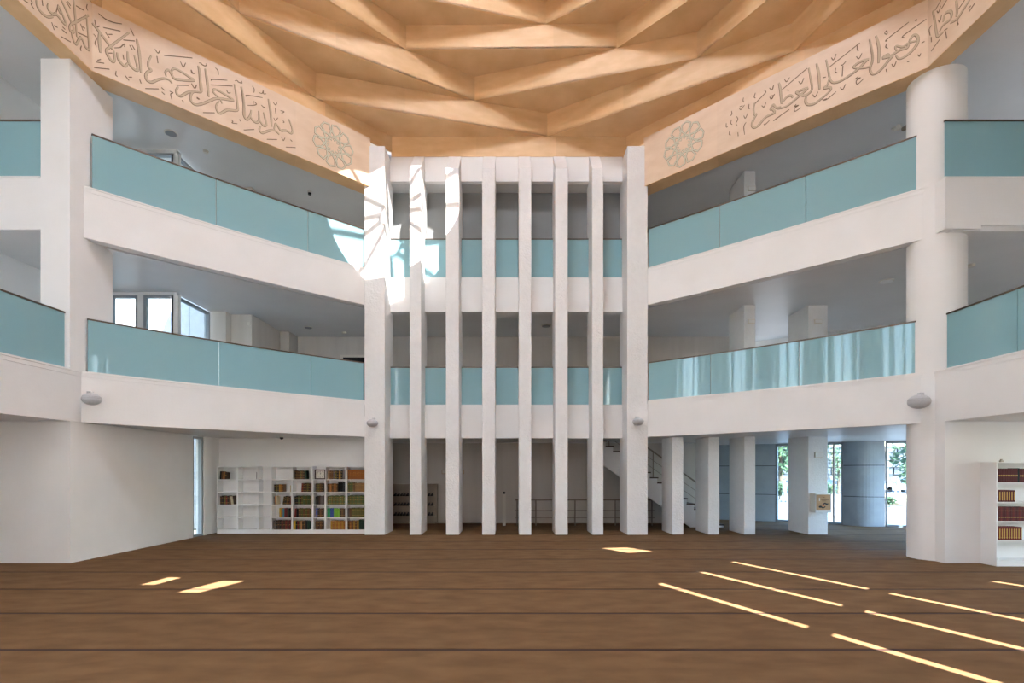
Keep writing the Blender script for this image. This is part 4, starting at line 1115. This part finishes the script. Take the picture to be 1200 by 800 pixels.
MB().box(9.2, 9.4, 13.15, 13.25, C3 - .03, C3).build('mount', PLASTIC, sp)
MB().tube([(9.3, 13.2, C3 - .03), (9.3, 13.15, C3 - .10)], .015, 8).build('arm', PLASTIC, sp)
MB().tube([(9.38, 13.1, C3 - .10), (9.40, 12.97, C3 - .12)], [.05, .06], 12).build('lamp_head', STEEL, sp)
MB().tube([(9.20, 13.1, C3 - .10), (9.18, 12.97, C3 - .12)], [.05, .06], 12).build('lamp_head', PLASTIC, sp)
dc = thing('dome_camera', 'black dome camera under the ground floor soffit above the bookcases', 'camera', (wx(330, 15.0), 15.0, S1 + .01))
cxx = wx(330, 15.0)
MB().prism([(cxx + .06 * math.cos(2 * math.pi * i / 16), 15.0 + .06 * math.sin(2 * math.pi * i / 16)) for i in range(16)], S1 - .02, S1 + .01).build('mount', PLASTIC, dc)
MB().ball((cxx, 15.0, S1 - .03), .05, 14, 8).build('dome', BLACK, dc, smooth=True)
wc = thing('wall_camera', 'small white wall camera on the beige corner of the left gallery', 'camera', (-7.66, 15.92, 6.05))
MB().box(-7.70, -7.62, 15.90, 15.95, 6.0, 6.1).build('mount', PLASTIC, wc)
MB().tube([(-7.66, 15.9, 6.05), (-7.58, 15.74, 6.02)], .03, 10).build('camera_body', PLASTIC, wc)

# ------------------------------------------------------------------ outside: street seen through the lobby windows
GRASSG = noisy('pale_paving', (0.11, 0.11, 0.11, 1), (0.15, 0.15, 0.145, 1), 0.4, .9)
gr = MB().box(-60, 110, 24.5, 110, -0.9, -0.6).box(13.2, 110, -20, 24.5, -0.9, -0.6).build('ground_outside', GRASSG)
tag(gr, 'sunlit pale paving outside the lobby windows', 'ground', kind='structure')
tr_ = MB().box(10, 100, 73.3, 110, -0.59, 4.95).build('ground_terrace', GRASSG)
tag(tr_, 'raised ground behind the stone retaining wall outside', 'ground', kind='structure')
STONE = noisy('rubble_stone', (0.03, 0.03, 0.03, 1), (0.15, 0.145, 0.135, 1), 1.6, .9, .6, 3.0, detail=3, dist=.2)
m = MB(); rng = random.Random(3)
x = 18.0
o = thing('stone_retaining_wall', 'rough stone retaining wall across the street outside', 'wall', (50, 72, -.6))
m = MB()
for r_ in range(6):
    x = 14.0
    while x < 78:
        w = rng.uniform(.9, 1.7)
        d = rng.uniform(0, .25)
        m.box(x + .05, x + w - .05, 72 - d, 73, -.6 + r_ * .95 + .04, -.6 + (r_ + 1) * .95 - .04)
        x += w
m.box(14, 78, 72.3, 73.2, -.6, 5.0)
sw = m.build('rubble_courses', STONE, o, kind='stuff')
LEAF = noisy('green_leaves', (0.03, 0.05, 0.018, 1), (0.10, 0.14, 0.055, 1), 1.5, .7, rnd=.1)
BARK = noisy('bark', srgb(80, 64, 48), srgb(110, 90, 70), 8, .9)
def tree(x, y, zb_, h, r, label, grp, seed):
    rng = random.Random(seed)
    o = thing('tree' if h > 2.5 else 'shrub', label, 'tree' if h > 2.5 else 'shrub', (x, y, zb_), grp)
    MB().tube([(x, y, zb_), (x + .1, y, zb_ + h * .35), (x, y + .1, zb_ + h * .7)], [.05 * h * .6, .04 * h * .6, .015 * h], 8).build('trunk', BARK, o)
    m = MB()
    for i in range(420):
        u = rng.random() ** .4; th = rng.uniform(0, 2 * math.pi); ph = math.acos(rng.uniform(-1, 1))
        c = Vector((x + r * u * math.sin(ph) * math.cos(th), y + r * u * math.sin(ph) * math.sin(th), zb_ + h * .62 + h * .38 * u * math.cos(ph)))
        s = r * rng.uniform(.10, .2)
        a = Vector((rng.uniform(-1, 1), rng.uniform(-1, 1), rng.uniform(-1, 1))).normalized(); b = a.orthogonal().normalized()
        k = len(m.v)
        m.v += [tuple(c - a * s), tuple(c - b * s * .6), tuple(c + a * s), tuple(c + b * s * .6)]
        m.face([k, k + 1, k + 2, k + 3])
    m.build('crown', LEAF, o, kind='stuff')
for i, (px, Y, h, r) in enumerate(((914, 52, 7.5, 2.0), (938, 60, 8, 3), (982, 56, 5.5, 0.9), (966, 80, 6, 2.4), (1066, 52, 3.6, 0.9), (1046, 80, 5, 2.4), (1000, 82, 6, 2.0), (1080, 60, 7, 3))):
    tree(wx(px, Y), Y, -.6 if Y < 72 else 4.95, h, r, ['light-leaved tree seen through the lobby window beside the pillar', 'tree hidden mostly behind the notice box pillar', 'slim tree beside the mullion of the middle lobby window', 'tree above the stone wall in the middle window', 'young tree in front of the stone wall in the window by the column', 'tree above the stone wall in the window by the column', 'tree above the stone wall behind the concrete pier', 'tree beyond the window by the round column'][i], 'trees outside', i)
for i, (px, Y, h, r) in enumerate(((972, 44, 1.5, .6), (1042, 36, .7, .45), (913, 44, 1.6, .8))):
    tree(wx(px, Y), Y, -.6, h, r, ['leafy shrub behind the middle lobby window', 'low green shrub outside the window by the column', 'green shrub outside the leftmost lobby window'][i], 'shrubs outside', 20 + i)
CARW = mat('white_car_paint', (.8, .8, .8, 1), .3); CARD = mat('dark_blue_car_paint', (.05, .07, .11, 1), .3); CARG = mat('car_window', (.03, .04, .05, 1), .1); TYRE = mat('tyre', (.02, .02, .02, 1), .8)
def car(px, Y, paint, label):
    x = wx(px, Y); z = -.6
    o = thing('car', label, 'car', (x, Y, z))
    L, W = 4.4, 1.75
    P = lambda pts: [(x + (u - .5) * L, z + v) for u, v in pts]
    MB().yprism(P([(0, .35), (.0, .75), (.03, .85), (.24, .95), (.90, .98), (1, .85), (1, .35), (.9, .25), (.1, .25)]), Y - W / 2, Y + W / 2).build('body', paint, o, bevel=.06)
    MB().yprism(P([(.24, .95), (.36, 1.42), (.72, 1.46), (.92, .98)]), Y - W / 2 + .12, Y + W / 2 - .12).build('cabin', paint, o, bevel=.05)
    MB().yprism(P([(.29, 1.0), (.38, 1.36), (.54, 1.39), (.54, 1.0)]), Y - W / 2 + .10, Y + W / 2 - .10).build('window', CARG, o)
    MB().yprism(P([(.56, 1.0), (.56, 1.39), (.71, 1.40), (.84, 1.02)]), Y - W / 2 + .10, Y + W / 2 - .10).build('window', CARG, o)
    for u in (.2, .8):
        for s in (-1, 1):
            c = (x + (u - .5) * L, Y + s * (W / 2 - .1), z + .32)
            MB().tube([(c[0], c[1] - .1, c[2]), (c[0], c[1] + .1, c[2])], .32, 16).build('wheel', TYRE, o)
car(1050, 62, CARW, 'white car parked outside the window by the round column')
car(981, 60, CARD, 'dark car parked outside the middle lobby window')
car(908, 60, CARD, 'dark car parked outside the leftmost lobby window')
def person(px, Y, label, shirt, trousers, stride, face):
    x = wx(px, Y); z = -.6
    o = thing('person', label, 'person', (x, Y, z))
    J = {'pel': (0, 0, .93), 'wai': (0, 0, 1.10), 'che': (0, 0, 1.32), 'nec': (0, 0, 1.48), 'hb': (.02, 0, 1.56), 'hd': (.03, 0, 1.66), 'ht': (.02, 0, 1.74)}
    for s, n in ((1, 'l'), (-1, 'r')):
        f = s * stride
        J.update({'hip' + n: (0, .10 * s, .90), 'kne' + n: (.20 * f + .05, .10 * s, .50), 'ank' + n: (.38 * f - .03, .10 * s, .09), 'toe' + n: (.38 * f + .15, .11 * s, .04),
                  'sho' + n: (0, .19 * s, 1.40), 'elb' + n: (-.12 * f - .02, .24 * s, 1.13), 'wri' + n: (-.18 * f + .08, .23 * s, .90), 'han' + n: (-.2 * f + .11, .22 * s, .81)})
    R = {'pel': .14, 'wai': .13, 'che': .15, 'nec': .06, 'hb': .075, 'hd': .105, 'ht': .07, 'hip': .095, 'kne': .06, 'ank': .042, 'toe': .04, 'sho': .065, 'elb': .045, 'wri': .032, 'han': .035}
    E_ = [('pel', 'wai'), ('wai', 'che'), ('che', 'nec'), ('nec', 'hb'), ('hb', 'hd'), ('hd', 'ht')]
    for n in 'lr': E_ += [('pel', 'hip' + n), ('hip' + n, 'kne' + n), ('kne' + n, 'ank' + n), ('ank' + n, 'toe' + n), ('che', 'sho' + n), ('sho' + n, 'elb' + n), ('elb' + n, 'wri' + n), ('wri' + n, 'han' + n)]
    keys = list(J)
    me = bpy.data.meshes.new('body'); me.from_pydata([(J[k][0] * face, J[k][1], J[k][2]) for k in keys], [(keys.index(a), keys.index(b)) for a, b in E_], [])
    ob = bpy.data.objects.new('body', me); col.objects.link(ob); ob.parent = o
    sk = ob.modifiers.new('skin', 'SKIN')
    for i, k in enumerate(keys):
        r = R.get(k) or R[k[:-1]]
        me.skin_vertices[0].data[i].radius = (r, r)
        me.skin_vertices[0].data[i].use_root = (k == 'pel')
    sub = ob.modifiers.new('smooth', 'SUBSURF'); sub.levels = 2; sub.render_levels = 2
    dg = bpy.context.evaluated_depsgraph_get()
    me2 = bpy.data.meshes.new_from_object(ob.evaluated_get(dg))
    ob.modifiers.clear(); ob.data = me2
    me2.materials.clear()
    for mm in (mat('skin', srgb(205, 160, 130), .6), mat(shirt[0], shirt[1], .8), mat(trousers[0], trousers[1], .8), mat('hair', (.03, .02, .015, 1), .7)): me2.materials.append(mm)
    for p in me2.polygons:
        c = p.center
        arm = abs(c.y) > .17
        p.material_index = 3 if c.z > 1.68 else (0 if c.z > 1.47 else (0 if arm and c.z < 1.0 and c.z > .7 else (1 if c.z > .98 else (2 if c.z > .10 else 3))))
        p.use_smooth = True
person(1052, 56, 'person in pale clothes walking past the window by the round column', ('white_shirt', (.8, .8, .8, 1)), ('beige_trousers', srgb(220, 190, 165)), 1.0, 1)
person(919.5, 42, 'person in a white shirt standing outside the leftmost lobby window', ('white_shirt_two', (.8, .8, .82, 1)), ('light_trousers', srgb(190, 175, 150)), .3, -1)
RK = noisy('ochre_rock', srgb(150, 120, 90), srgb(205, 180, 150), 2, .9)
def rock(px, Y, r, label, sd):
    rng = random.Random(sd); m = MB(); m.ball((0, 0, 0), (r * 1.5, r, r * .6), 14, 8)
    m.v = [tuple(Vector(v) * rng.uniform(.86, 1.12)) for v in m.v]
    o = m.build('rock', RK); o.location = (wx(px, Y), Y, -.6 + r * .35)
    tag(o, label, 'rock')
rock(1052, 38, .8, 'ochre boulder on the verge outside the window by the column', 1)
rock(1044, 42, .7, 'pale boulder left of the ochre one outside the window', 2)
